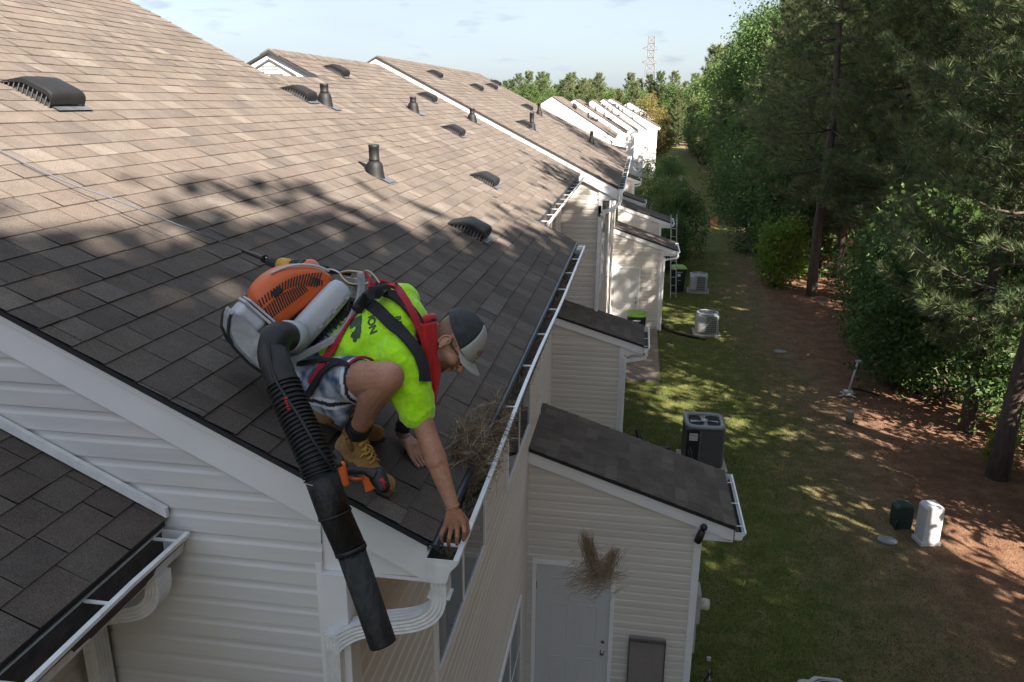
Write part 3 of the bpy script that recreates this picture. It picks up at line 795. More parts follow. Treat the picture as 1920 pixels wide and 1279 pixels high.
# ================================================================== storage sheds
def shed(label, xw, yf, yb, xc, zt, ang, xe, door=True, gut=True, spout=True, glen=None, ycorner=None, group='storage sheds along the rear wall', z0=0.0, vis_door=(-1.02, -.10), back=None, lite=False):
    """lean-to: wall at x=xw, outer wall at xc, eave x=xe, roof top at wall z=zt"""
    t = tan(ang); zf = lambda x: zt - (x - xw) * t
    yb = yb if back is None else back
    s = thing('storage_shed', label, 'storage shed', (xc, (yf + yb) / 2, z0), 0, group)
    W = lambda mb, n, mt, bv=0: mb.build(n, mt, s, bevel=bv, world=True)
    r = shingles('roof', s, xe, zf(xe) - .006, yf - .07, yb + .12, (xe - xw) / cos(ang), seed=int(yf * 7), ang=ang, mat='shingle')
    r.data.transform(parent_world(s).inverted())
    dkm = MB(); dkm.prism([(xw, yf - .064, zf(xw) - .012), (xe - .01, yf - .064, zf(xe) - .012), (xe - .01, yf - .064, zf(xe) - .045), (xw, yf - .064, zf(xw) - .045)], (0, yb - yf + .17, 0)); W(dkm, 'roof_deck', M['under'])
    f = MB(); slope_board(f, xw, xe - .02, zf, yf - .045, .025, .15, drop=.046)
    f.prism([(xe - .02, yf - .018, zf(xe) - .196), (xc - .0, yf - .018, zf(xc) - .19), (xc - .0, yf - .018, zf(xe) - .21)], (0, .2, 0))
    f.bx(xc - .0, xe - .02, yf - .016, yb + .1, zf(xe) - .225, zf(xe) - .21); f.bx(xe - .038, xe - .02, yf - .018, yb + .1, zf(xe) - .21, zf(xe) - .03)
    slope_board(f, xw, xe - .02, zf, yb + .08, .02, .15, drop=.046)
    W(f, 'rake_fascia', M['white'])
    def lm(z): return (xw, min(xc - .075, xw + (zt - .19 - z) / t)) if z > zf(xc) - .2 else (xw, xc - .075)
    w = siding('front_wall', s, '-y', yf, z0, zt - .15, lm); w.data.transform(parent_world(s).inverted())
    w = siding('outer_wall', s, '+x', xc - .012, z0, zf(xc) - .2, lambda z: (yf + .01, yb)); w.data.transform(parent_world(s).inverted())
    c = MB(); c.bx(xw, xc - .03, yf + .008, yb, z0 - .2, zf(xc) - .22)
    c.prism([(xw, yf + .008, zf(xc) - .22), (xc - .03, yf + .008, zf(xc) - .22), (xw, yf + .008, zt - .2)], (0, yb - yf - .01, 0)); W(c, 'wall_core', M['siding'])
    c = MB(); c.bx(xc - .08, xc, yf - .022, yf + .02, z0, zf(xc) - .19); c.bx(xc - .02, xc + .003, yf - .0195, yf + .08, z0, zf(xc) - .19); W(c, 'corner_trim', M['white'])
    c = MB(); c.bx(xc - .02, xc + .003, yb - .07, yb + .006, z0, zf(xc) - .2); W(c, 'corner_trim', M['white'])
    if gut:
        e = thing('x', None, None); del_ = e
        gg = gutter(None, xe - .012, zf(xe) - .05, yf - .09, yb + .13, hang=.55, first=.16, w=.95)
        for q in [gg] + kids(gg): q.data.transform(parent_world(s).inverted())
        gg.parent = s; bpy.data.objects.remove(e)
    if spout:
        q = MB(); zz = zf(xe) - .05
        q.rtube(catmull([(xe + .05, yf - .03, zz - .09), (xe + .05, yf - .03, zz - .16), (xe - .02, yf - .03, zz - .23), (xc + .06, yf - .03, zz - .30), (xc + .03, yf - .035, zz - .42), (xc + .03, yf - .035, z0 + .12), (xc + .04, yf - .1, z0 + .06)], 4), .075, .055, (0, 1, 0)); W(q, 'downspout', M['white_dirty'])
    if door:
        a, b_ = vis_door; h = z0 + 2.1
        d = MB()
        d.bx(a - .05, a, yf - .045, yf - .002, z0, h + .05); d.bx(b_, b_ + .05, yf - .045, yf - .002, z0, h + .05); d.bx(a, b_, yf - .0425, yf - .002, h, h + .05)
        W(d, 'door_frame', M['white'])
        d = MB(); wd = b_ - a
        d.bx(a + .004, b_ - .004, yf - .024, yf - .004, z0 + .02, h - .003)
        dd = W(d, 'door', M['door'])
        p = MB()
        for cx in (a + wd * .3, a + wd * .7):
            for zl, zh in ((z0 + .22, z0 + .82), (z0 + .98, z0 + 1.58), (z0 + 1.72, z0 + 1.94)):
                hw = wd * .145
                for i, (ins, o0, o1) in enumerate(((0, .024, .029), )):
                    # raised moulding ring
                    p.bx(cx - hw, cx + hw, yf - .029, yf - .0241, zl, zl + .018); p.bx(cx - hw, cx + hw, yf - .029, yf - .0241, zh - .018, zh)
                    p.bx(cx - hw, cx - hw + .018, yf - .0285, yf - .0242, zl, zh); p.bx(cx + hw - .018, cx + hw, yf - .0285, yf - .0242, zl, zh)
                p.bx(cx - hw + .04, cx + hw - .04, yf - .0275, yf - .0242, zl + .04, zh - .04)
        q = p.build('door_panel', M['door'], dd, bevel=.003, world=True)
        k = MB(); k.lathe([(.028, 0), (.028, .006), (.012, .01), (.012, .03), (.026, .038), (.029, .05), (.022, .06)], (b_ - .07, yf - .024, z0 + .95), 16, R=Matrix.Rotation(radians(90), 3, 'X'))
        k.lathe([(.022, 0), (.022, .01)], (b_ - .07, yf - .024, z0 + 1.09), 14, R=Matrix.Rotation(radians(90), 3, 'X'))
        k.build('door_knob', M['knob'], dd, world=True)
        k = MB(); 
        for zz in (z0 + .3, z0 + 1.75): k.bx(a - .003, a + .008, yf - .034, yf - .02, zz, zz + .09)
        k.build('door_hinge', M['dkgrey'], dd, world=True)
    return s

SA = radians(18.2)
shed('nearest storage shed with grey panel door and black camera on its corner', -1.10, 8.35, 9.62, .925, 3.61, SA, 1.29, spout=False, vis_door=(-.97, -.075))
shed('second narrow shed with dappled light, roof tucked under the long gutter', -1.56, 15.2, 16.5, -.12, 3.36 + .02, radians(16.5), .27, door=False)
shed('third shed with pale door and green-lidded bin in front', -.74, 26.4, 27.9, .93, 3.46, SA, 1.34, vis_door=(-.68, .16))
shed('fourth shed with the aluminium ladder standing at its eave', -.74, 31.5, 33.0, .95, 3.62, SA, 1.34, door=False, spout=False)
shed('fifth shed, narrow one above the fourth roof', -.8, 38.0, 39.5, -.02, 3.28, SA, .29, door=False)
shed('sixth shed carrying the satellite dish', -.8, 45.0, 46.5, -.29, 3.57, SA, .04, door=False)

# patio by the third shed
pt = MB(); pt.bx(-.72, .86, 21.1, 26.38, -.05, .05); tag(pt.build('patio', M['grass_concrete']), kind='structure')
pt = MB(); pt.bx(-1.09, .90, 5.6, 8.33, -.05, .05); tag(pt.build('patio', M['grass_concrete']), kind='structure')

# townhouse row between the third and the far ones (seen only as walls behind the sheds)
thm = thing('townhouse', 'fourth townhouse behind the third roof with sheds in front', 'townhouse')
siding('side_wall', thm, '+x', -.85, 0, 4.9, lambda z: (27.2, 47), pitch=.1016)
cw = MB(); cw.bx(-8, -.87, 27.4, 47, -.2, 4.9); cw.build('wall_core', M['siding'], thm)
cw = MB(); cw.prism([(-.8, 27.5, 4.9), (-4.4, 27.5, 5.6), (-8.2, 27.5, 4.9)], (0, 19.5, 0)); cw.build('roof', M['shingle'], thm)

# ================================================================== far townhouses
FAR = [  # ridge x, ridge z, eave x, eave z, y, depth
    ('far townhouse with bright white gable beyond the brown roof, nearest of the far row', 1034.4, 180, 1153, 258, 60, 8),
    ('far townhouse, second white gable of the row with two vents', 1076.9, 185.4, 1174.3, 249, 74, 7),
    ('far townhouse, third white gable of the row', 1110.5, 186.7, 1195.5, 245.6, 84, 6),
    ('far townhouse, fourth white gable of the row', 1131, 184.9, 1213, 243.9, 93, 6),
    ('far townhouse with the dark shaded roof strip at the row end', 1144.2, 184.5, 1237, 238.5, 101, 10),
    ('farthest townhouse showing a white gable before the golden tree', 1179.6, 191.6, 1228, 219, 130, 10),
]
def ray(px, py):
    return CR * ((px - 960) / 1493) + CU * (-(py - 639.5) / 1493) + CF
def far_house(label, rx, ry, ex, ey, Y, depth):
    a = ray(rx, ry); a = a * (Y / a.y) + V((0, 0, 7.4)); b = ray(ex, ey); b = b * (Y / b.y) + V((0, 0, 7.4))
    s = thing('townhouse', label, 'townhouse', (b.x - .4, Y, gz(0, Y)), 0, 'far row of townhouses')
    sl = (a.z - b.z) / (a.x - b.x); zf = lambda x: b.z + (x - b.x) * sl if x > a.x else a.z - (a.x - x) * (-sl)
    lx = 2 * a.x - b.x
    W = lambda mb, n, mt: mb.build(n, mt, s, world=True)
    r = MB(); 
    r.prism([(b.x, Y, b.z), (a.x, Y, a.z), (lx, Y, b.z), (lx, Y, b.z - .1), (a.x, Y, a.z - .1), (b.x, Y, b.z - .1)], (0, depth, 0)); ro = W(r, 'roof_edge', M['under'])
    angf = math.atan(-sl)
    rr = shingles('roof', s, b.x, b.z, Y + .02, Y + depth, (b.x - a.x) / cos(angf), seed=int(Y), ang=angf, e=.29, lite=True); rr.data.transform(parent_world(s).inverted())
    f = MB(); f.prism([(a.x, Y - .03, a.z - .1), (b.x - .03, Y - .03, b.z - .1), (b.x - .03, Y - .03, b.z - .35), (a.x, Y - .03, a.z - .35), (lx, Y - .03, b.z - .35), (lx, Y - .03, b.z - .1)], (0, .05, 0)); W(f, 'rake_fascia', M['white'])
    w = siding('front_wall', s, '-y', Y + .03, gz(0, Y) - .2, a.z - .2, lambda z: (max(lx + .35, a.x - (a.z - .2 - z) / (-sl)), min(b.x - .35, a.x + (a.z - .2 - z) / (-sl))), pitch=.3, mat='siding_shade_tint', depth=.02)
    w.data.transform(parent_world(s).inverted())
    c = MB(); c.bx(lx + .4, b.x - .37, Y + .05, Y + depth - .2, gz(0, Y) - .3, b.z - .2); c.prism([(lx + .4, Y + .05, b.z - .2), (b.x - .37, Y + .05, b.z - .2), (a.x, Y + .05, a.z - .3)], (0, depth - .4, 0)); W(c, 'wall_core', M['siding_shade_tint'])
    c = MB(); c.bx(b.x - .06, b.x + .07, Y, Y + depth, b.z - .22, b.z - .06); c.bx(b.x - .36, b.x - .27, Y + .05, Y + .14, gz(0, Y), b.z - .2); W(c, 'gutter', M['white_dirty'])
    random.seed(int(Y))
    for k in range(3):
        x_ = a.x + (b.x - a.x) * random.uniform(.12, .7); y_ = Y + random.uniform(.15, .6) * depth
        v = MB(); v.box((x_, y_, zf(x_) + .08), (.4, .4, .16)); W(v, 'roof_vent', M['vent'])
        x_ = a.x + (b.x - a.x) * random.uniform(.2, .6); v = MB(); v.tube([(x_, Y + depth * .3, zf(x_) - .1), (x_, Y + depth * .3, zf(x_) + .4)], .07, 8); W(v, 'vent_pipe', M['vent'])
    return s
for a in FAR: far_house(*a)
# ================================================================== trees
import numpy as np
def np_mesh(name, verts, nper, tabs, mat):
    nf = len(verts) // nper
    me = bpy.data.meshes.new(name)
    me.vertices.add(len(verts)); me.vertices.foreach_set('co', verts.astype(np.float32).ravel())
    me.loops.add(nf * nper); me.loops.foreach_set('vertex_index', np.arange(nf * nper, dtype=np.int32))
    me.polygons.add(nf); me.polygons.foreach_set('loop_start', np.arange(0, nf * nper, nper, dtype=np.int32))
    me.update(calc_edges=True)
    a = me.attributes.new('tab', 'FLOAT', 'FACE'); a.data.foreach_set('value', tabs.astype(np.float32))
    me.materials.append(mat)
    return me
def unit(a): return a / np.maximum(np.linalg.norm(a, axis=-1, keepdims=True), 1e-6)

def needle_tufts(cent, dirs, tabs, n, ln, wd, spread, rng):
    T = len(cent)
    d = unit(dirs[:, None, :] + rng.normal(0, spread, (T, n, 3)))
    l = ln * rng.uniform(.6, 1.15, (T, n, 1))
    base = cent[:, None, :] + d * .02 - dirs[:, None, :] * rng.uniform(0, .22, (T, n, 1)) * ln * 1.6
    side = unit(np.cross(d, rng.normal(0, 1, (T, n, 3)))) * wd * .5
    v = np.stack([base - side, base + side, base + d * l], axis=2).reshape(-1, 3)
    tb = np.clip(tabs[:, None] + rng.uniform(-.12, .12, (T, n)), 0, 1).ravel()
    return v, tb
def leaf_cards(cent, tabs, n, rad, sz, rng):
    T = len(cent)
    c = cent[:, None, :] + rng.normal(0, rad, (T, n, 3))
    a = unit(rng.normal(0, 1, (T, n, 3))); nrm = rng.normal(0, 1, (T, n, 3)); nrm[..., 2] += .8
    b = unit(np.cross(unit(nrm), a)); s = sz * rng.uniform(.6, 1.2, (T, n, 1))
    v = np.stack([c - a * s, c + b * s * .5, c + a * s, c - b * s * .5], axis=2).reshape(-1, 3)
    tb = np.clip(tabs[:, None] + rng.uniform(-.2, .2, (T, n)), 0, 1).ravel()
    return v, tb

def trunk_mesh(pts, rads, limbs, name='trunk'):
    mb = MB(); mb.tube(pts, rads, 12)
    for p, r in limbs: mb.tube(p, r, 5)
    me = mb.mesh(name); me.materials.append(M['bark']); return me

def pine_data(seed, H=17.0, zb=3.0, R=3.1, needles=42, ln=.25, wd=.016, tr=.19, dens=1.0):
    rng = np.random.default_rng(seed); rnd = random.Random(seed)
    lean = V((rnd.uniform(-.03, .03), rnd.uniform(-.03, .03), 0))
    tp = [V((lean.x * z + .06 * sin(z * .7 + seed), lean.y * z + .06 * cos(z * .5), z)) for z in np.linspace(-.3, H, 14)]
    tr_ = [tr * (1.25 if i == 0 else 1) * (1 - i / 13.5) + .012 for i in range(14)]
    def at(z):
        t = (z + .3) / (H + .3) * 13; i = min(int(t), 12); return tp[i].lerp(tp[i + 1], t - i)
    cen, dr, tb, limbs = [], [], [], []
    z = zb
    while z < H - .2:
        f = (z - zb) / (H - zb); L = R * (1 - f) ** .62 * (.62 + .38 * min(1, f * 5 + .2)) + .25
        for k in range(rnd.choice([4, 5, 5, 6])):
            a = rnd.uniform(0, 2 * pi); l = L * rnd.uniform(.55, 1.2)
            el = radians(rnd.uniform(-12, 12) + 40 * f ** 1.5); p0 = at(z)
            out = V((cos(a), sin(a), 0)); pts = []
            sgs = 6
            for i in range(sgs + 1):
                t = i / sgs
                pts.append(p0 + out * (l * t * cos(el)) + V((0, 0, l * t * sin(el) - .10 * l * sin(pi * t) + .16 * l * t * t)))
            limbs.append((pts, [max(.035 * (1 - f) * (1 - i / 7), .006) + .004 for i in range(sgs + 1)]))
            nb = max(3, int(l * 4.4 * dens)); bt = rnd.uniform(.12, .85)
            for j in range(nb):
                t = .25 + .75 * (j + rnd.random()) / nb; i = min(int(t * sgs), sgs - 1); q = pts[i].lerp(pts[i + 1], t * sgs - i)
                sd = V((-out.y, out.x, 0)) * rnd.choice([-1, 1]); bl = l * .33 * (1.15 - t) * rnd.uniform(.5, 1.3) + .08
                bd = (sd * rnd.uniform(.4, 1) + out * rnd.uniform(.3, .9) + V((0, 0, rnd.uniform(-.1, .55)))).normalized()
                for u in ([.45, 1.0] if bl > .3 else [1.0]):
                    c = q + bd * bl * u
                    cen.append(c[:]); dr.append((bd + V((0, 0, .45))).normalized()[:]); tb.append(min(max(bt * .6 + rnd.uniform(0, .4), 0), 1))
            cen.append(pts[-1][:]); dr.append((out * .8 + V((0, 0, .55))).normalized()[:]); tb.append(bt)
        z += rnd.uniform(.34, .52)
    v, t = needle_tufts(np.array(cen), np.array(dr), np.array(tb), needles, ln, wd, .62, rng)
    return np_mesh('crown', v, 3, t, M['needle']), trunk_mesh(tp, tr_, limbs)

def broad_data(seed, H=12.0, zb=1.5, R=3.0, nclump=420, per=26, sz=.11, mat='leaf', tr=.15, crad=.30):
    rng = np.random.default_rng(seed); rnd = random.Random(seed)
    tp = [V((.15 * sin(z * .5 + seed), .15 * cos(z * .4), z)) for z in np.linspace(-.3, H * .85, 10)]
    limbs = []; cen = []; tb = []
    lobes = []
    for k in range(26):
        f = rnd.uniform(0, 1) ** .8; z = zb + (H - zb) * f; a = rnd.uniform(0, 2 * pi)
        rr = R * (sin(pi * (0.18 + .78 * f)) ** .7) * rnd.uniform(.35, .85)
        lobes.append((V((cos(a) * rr, sin(a) * rr, z)), rnd.uniform(.5, 1.05) * R * .42, rnd.uniform(.1, .9)))
        i = max(0, min(9, int((z / (H * .85)) * 9) - 1)); p0 = tp[i]; p1 = lobes[-1][0]
        limbs.append(([p0, p0.lerp(p1, .5) + V((0, 0, -.1)), p1], [.05, .03, .008]))
    for k in range(nclump):
        c, r, t0 = rnd.choice(lobes); d = V((rnd.gauss(0, 1), rnd.gauss(0, 1), rnd.gauss(0, 1))).normalized()
        cen.append((c + d * r * rnd.uniform(.55, 1.0) ** .5)[:]); tb.append(min(max(t0 * .5 + rnd.uniform(0, .5), 0), 1))
    v, t = leaf_cards(np.array(cen), np.array(tb), per, crad, sz, rng)
    return np_mesh('crown', v, 4, t, M[mat]), trunk_mesh(tp, [tr * (1 - i / 11) + .01 for i in range(10)], limbs)

PINES = [pine_data(1, 17.5, 3.6, 3.3), pine_data(2, 16.2, 2.6, 3.0), pine_data(3, 18.5, 4.4, 3.4), pine_data(4, 14.0, 1.6, 2.7), pine_data(7, 15.5, 2.0, 3.2)]
HIGH = [pine_data(5, 18.5, 9.0, 2.8, dens=.9), pine_data(6, 17.5, 7.5, 2.6, dens=.9)]
PFAR = [pine_data(11, 15.5, 2.0, 3.3, 16, .55, .08, dens=.6), pine_data(12, 17, 3, 3.5, 16, .55, .08, dens=.6), pine_data(13, 13.5, 1.5, 3.1, 16, .55, .08, dens=.6)]
BROAD = [broad_data(21, 11.5, .8, 3.0), broad_data(22, 9.5, .5, 2.8), broad_data(23, 14.5, 2.5, 3.4, 520)]
GOLD = broad_data(31, 9.5, .6, 2.9, 420, 24, .13, 'leaf_gold')
BUSH = [broad_data(41, 3.6, .1, 1.7, 300, 26, .085, 'leaf', .05, .2), broad_data(42, 2.8, .05, 1.5, 260, 26, .08, 'leaf', .05, .2)]
YBUSH = broad_data(43, 2.6, .1, 1.1, 200, 24, .09, 'leaf_yellow_sunlit', .04, .2)
BFAR = [broad_data(51, 14, 1.5, 3.6, 520, 26, .15, 'leaf', crad=.42), broad_data(52, 12, 1, 3.4, 520, 26, .15, 'leaf', crad=.42)]

def tree(data, x, y, s=1.0, rz=None, name='pine_tree', label=None, cat='tree', group=None, sz=None):
    rz = random.uniform(0, 6.28) if rz is None else rz
    r = thing(name, label, cat, (x, y, gz(x, y)), rz, group); r.scale = (s, s, sz or s)
    for nm, me in zip(('crown', 'trunk'), data):
        o = bpy.data.objects.new(nm, me); COL.objects.link(o); o.parent = r
    return r

random.seed(77)
# pines whose bases one can see along the straw bed
tree(PINES[2], 7.1, 32.6, 1.0, .4, label='tall pine with a thick dark trunk standing at the far edge of the straw', group='pines along the lawn')
tree(PINES[0], 7.75, 16.4, 1.0, 2.0, label='nearest thick-trunked pine on the straw at the right, flared base', group='pines along the lawn')
tree(PINES[1], 8.0, 18.9, .85, 1.0, label='slender pine just behind the nearest thick-trunked one', group='pines along the lawn')
EDGE = [(8.6, 25.5, 3), (8.2, 29.2, 0), (8.9, 36.5, 4), (8.2, 40.5, 1), (8.8, 45.5, 3), (8.6, 51, 0), (9.5, 56, 4),
        (9.6, 21.6, 4), (11.2, 13.2, 3), (10.2, 17.4, 1), (11.5, 20.5, 0), (11.8, 25, 2), (11.4, 29.5, 1), (11.6, 34, 0), (12.2, 39, 2), (12.0, 44.5, 0), (12.6, 50, 2), (13, 56, 1)]
ORD = 'first second third fourth fifth sixth seventh eighth ninth tenth'.split()
cnt = {}
for x, y, k in EDGE:
    rw = 'front' if EDGE.index((x, y, k)) < 7 else 'second'; o_i = cnt.get(rw, 0); cnt[rw] = o_i + 1
    tree(PINES[k] if rw == 'front' else HIGH[k % 2], x + random.uniform(-.3, .3), y, random.uniform(.9, 1.1), label='dense green pine, %s from the camera in the %s row of the wood' % (ORD[o_i] if o_i < 10 else 'eleventh', rw), group='pines in the front of the wood')
for row, x0 in enumerate((14.5, 18.5, 23, 28, 34, 41)):
    y = max(15.5, (x0 - 1) / .64)
    while y < 66:
        if x0 < .66 * y + 3:
            tree(HIGH[random.randrange(2)] if row < 2 and random.random() < .7 else PINES[random.randrange(3)] if row < 2 else PFAR[random.randrange(3)], x0 + random.uniform(-1.2, 1.2), y, random.uniform(.92, 1.12), label='pine deeper in the wood behind the front rows', group='pines deep in the wood')
        y += random.uniform(4.2, 5.6)
# unseen wood beside and behind the camera that throws the shade
SHADE = broad_data(61, 18.0, 2.6, 4.0, 1500, 26, .22, 'leaf', .2, .45)
SHADE2 = broad_data(62, 18.0, 5.5, 3.0, 700, 26, .20, 'leaf', .2, .42)
for x, y, h, d in ((9.6, -16.5, 19, 0), (9.4, -12.6, 19.2, 0), (9.3, -10.6, 19.5, 0), (9.9, -9.6, 19.3, 0), (9.2, -8.9, 18.8, 0), (9.3, -6.3, 18.2, 0), (9.9, -7.7, 18.4, 0), (9.9, -5.1, 18.3, 0), (9.1, -3.9, 17.7, 0), (9.3, -1.2, 17.0, 0), (9.6, 1.8, 17.0, 1), (9.4, 5.2, 17.4, 1), (9.8, 8.6, 17.4, 1),
                (11.7, -11.7, 21.0, 0), (11.7, -8.9, 20.2, 0), (11.7, -6.3, 19.4, 0), (11.5, -3.6, 18.3, 0), (14.5, -13, 20, 0), (14.5, -8, 20, 0), (13.2, -4.5, 19, 0)):
    tree((SHADE, SHADE2)[d], x, y, h / 20.0, None, 'broadleaf_tree', 'broad leafy tree outside the right border that shades the near roof', 'tree', 'leafy trees outside the picture')
for x, y, k, s in ((8.7, -10.5, 2, .95), (9.0, -7.6, 0, .98), (8.8, -2.6, 0, .88), (8.8, .5, 3, .92), (9.4, 7.0, 3, .80),
                   (12, -9, 0, 1), (12.5, -1.5, 1, .92)):
    tree(PINES[k], x, y, s, label='pine at the wood edge outside the right border that shades the near roof', group='pines outside the picture')
for x, y, k, s, l in ((10.0, 23.6, 0, .95, 'first'), (10.3, 27.6, 4, .92, 'second'), (9.9, 31.2, 1, 1.0, 'third'), (10.3, 35.4, 0, .95, 'fourth'), (10.4, 43, 4, 1.0, 'fifth')):
    tree(PINES[k], x, y, s, label='full green pine filling the gap between the front rows, %s from the camera' % l, group='pines in the front of the wood')
tree(PINES[3], 8.4, 14.8, .42, 2.2, label='young light green pine in front of the nearest thick trunk', group='pines along the lawn')
tree(PINES[3], 9.9, 12.6, .5, .7, label='young pine reaching in from the right border low over the straw', group='pines along the lawn')
random.seed(9)
for i in range(46):
    y = 60 + 100 * (i / 45) ** 1.15; x = 9.6 + random.uniform(-.6, 1.0) + (i % 3) * 3.6
    d = random.choice([BFAR[0], BFAR[1], PFAR[0], PFAR[1], BROAD[2], PINES[4]]) if y < 100 else random.choice(BFAR + PFAR)
    tree(d, x, y, random.uniform(.85, 1.1), name='forest_tree', label='tree in the mixed wood that borders the lawn in the middle distance', group='trees of the mixed wood')
for x, y, s, l in ((10.6, 66, 1.3, 'tall dark leafy tree standing highest against the sky at the wood edge'), (10.2, 77, 1.12, 'tall leafy tree beyond the highest one at the wood edge'), (9.4, 90, .95, 'leafy tree further along the wood edge, stepping down to the horizon')):
    tree(BROAD[2], x, y, s, None, 'broadleaf_tree', l, 'tree')
for i in range(60):
    y = random.uniform(66, 150); x = random.uniform(18, 60) 
    tree(random.choice(PFAR + BFAR), x, y, random.uniform(.95, 1.15), name='forest_tree', label='tree of the wood far behind the lawn edge', group='trees deep in the mixed wood')
tree(GOLD, .5, 118, .95, .3, 'broadleaf_tree', 'golden yellow autumn tree beyond the end of the far townhouses', 'tree')
tree(GOLD, 2.4, 121, .8, 1.3, 'broadleaf_tree', 'smaller yellow-tinged tree right beside the golden one', 'tree')
# skyline wood behind the roofs
random.seed(12)
for i in range(150):
    t = i / 149; x = -72 + 84 * t + random.uniform(-1, 1); y = random.uniform(168, 200) + (i % 2) * 10
    tree(random.choice(PFAR + PFAR + BFAR), x, y, random.uniform(.76, .90), name='forest_tree', label='tree in the skyline wood behind the roofs', group='skyline trees')
# undergrowth at the wood edge
random.seed(4)
for x, y, k, s in ((7.2, 21.8, 0, .95), (7.2, 23.4, 1, 1.0), (7.6, 25.0, 0, 1.0), (7.9, 26.8, 1, 1.0), (8.3, 23.0, 0, 1.3), (8.0, 20.8, 1, 1.0), (9.2, 19.2, 0, 1.1), (9.6, 15.2, 1, 1.0), (8.8, 13.6, 1, .7), (10.5, 12.8, 0, 1.1)):
    tree(BUSH[k], x, y, s, None, 'shrub', 'dark leafy shrub in the thicket by the straw, %s from the camera' % ORD[[13.6, 12.8, 15.2, 19.2, 20.8, 21.8, 23.0, 23.4, 25.0, 26.8].index(y)], 'shrub', 'shrubs at the wood edge')
for x, y, k, s in ((6.6, 41.5, 0, 1.1), (7.1, 44.5, 1, 1.4), (6.9, 48, 0, 1.25), (7.6, 52, 1, 1.6), (7.2, 56, 0, 1.4), (8.0, 60, 1, 1.8), (8.2, 65, 0, 1.6), (8.2, 37.5, 0, 1.1), (8.2, 40, 0, 1.4)):
    tree(BUSH[k], x, y, s, None, 'shrub', 'rounded dark shrub at the right of the far lawn, %s from the camera' % ORD[sorted([41.5, 44.5, 48, 52, 56, 60, 65, 37.5, 40]).index(y)], 'shrub', 'shrubs by the far lawn')
tree(YBUSH, 6.0, 34.3, 1.0, None, 'shrub', 'bright yellow-green bush with sunlight put into its leaf colour beside the far straw', 'shrub')
tree(YBUSH, 7.9, 16.9, .3, None, 'shrub', 'tiny green seedling at the foot of the nearest thick pine', 'shrub')
for x, y, d, s, l in ((1.7, 37.0, BUSH[1], .8, 'low leafy shrub right behind the ladder shed'), (2.3, 40.0, BUSH[0], .8, 'wide green shrub at the lawn edge behind the sheds'),
                      (1.3, 42.0, BROAD[1], .36, 'small dark tree rising beside the satellite dish'), (1.7, 46.5, BROAD[0], .38, 'dark bushy tree in front of the far white fence'),
                      (2.6, 49.5, BROAD[1], .30, 'small tree leaning over the lawn left side'), (2.2, 56, BROAD[0], .36, 'bushy tree before the far townhouses'), (.6, 50, BROAD[1], .42, 'small reddish-dark tree close to the far white wall')):
    tree(d, x, y, s, None, 'garden_tree', l, 'tree')

# ================================================================== power tower
tw = thing('power_pylon', 'pale steel lattice power tower rising above the distant trees', 'pylon', (3.0, 520, -1.5))
mb = MB()
def tw_r(z): return 4.2 * (1 - z / 50) + .9 if z < 34 else 1.9
lv = [0, 8, 15, 21, 26.5, 31, 35, 39, 43, 47]
for sx, sy in ((-1, -1), (1, -1), (1, 1), (-1, 1)):
    mb.tube([(sx * tw_r(z), sy * tw_r(z), z) for z in lv], .22, 4, smooth=False)
for z0_, z1_ in zip(lv, lv[1:]):
    c4 = ((-1, -1), (1, -1), (1, 1), (-1, 1))
    for i in range(4):
        a, b = c4[i], c4[(i + 1) % 4]; r0, r1 = tw_r(z0_), tw_r(z1_)
        mb.tube([(a[0] * r0, a[1] * r0, z0_), (b[0] * r1, b[1] * r1, z1_)], .13, 4, smooth=False)
        mb.tube([(b[0] * r0, b[1] * r0, z0_), (a[0] * r1, a[1] * r1, z1_)], .13, 4, smooth=False)
        mb.tube([(a[0] * r1, a[1] * r1, z1_), (b[0] * r1, b[1] * r1, z1_)], .1, 4, smooth=False)
mb.build('lattice', simple('galvanised', (.16, .155, .16), .8), tw)
for z in (31, 39):
    a = MB()
    for s_ in (-1, 1):
        a.tube([(s_ * 1.9, 0, z), (s_ * 5.2, 0, z + 1.2)], .13, 4); a.tube([(s_ * 1.9, 0, z + 2.2), (s_ * 5.2, 0, z + 1.2)], .13, 4)
    a.build('cross_arm', bpy.data.materials['galvanised'], tw)
# ================================================================== yard objects
# dark square condenser
ac = thing('air_conditioner', 'large dark grey square air conditioner beyond the nearest shed roof', 'air conditioner', (1.63, 16.1, 0), radians(2))
mb = MB(); mb.bx(-.40, .40, -.40, .40, .05, .93); mb.build('cabinet', M['ac_dark'], ac, bevel=.06, seg=3)
mb = MB()
for k in range(60):
    z = .1 + k * .0135; mb.bx(-.405, .405, -.34, .34, z, z + .006); mb.bx(-.10, .36, -.405, .405, z, z + .006)
mb.build('coil_louvers', M['dkgrey'], ac)
mb = MB(); mb.bx(-.385, -.12, -.408, -.395, .12, .90); p = mb.build('service_panel', M['black'], ac)
mb = MB(); mb.bx(-.33, -.16, -.412, -.4085, .66, .82); mb.build('rating_label', M['box_white'], p)
mb = MB(); mb.bx(-.32, -.17, -.4135, -.4125, .76, .775); mb.bx(-.32, -.17, -.4135, -.4125, .70, .708); mb.build('label_print', simple('red_print', (.4, .03, .03), .6), p)
mb = MB(); mb.tube(catmull([(-.3, -.41, .5), (-.27, -.46, .42), (-.25, -.45, .3), (-.2, -.42, .2)]), .014, 6); mb.tube(catmull([(-.33, -.41, .45), (-.32, -.45, .38), (-.3, -.44, .25)]), .012, 6); mb.build('copper_line', M['dkgrey'], p)
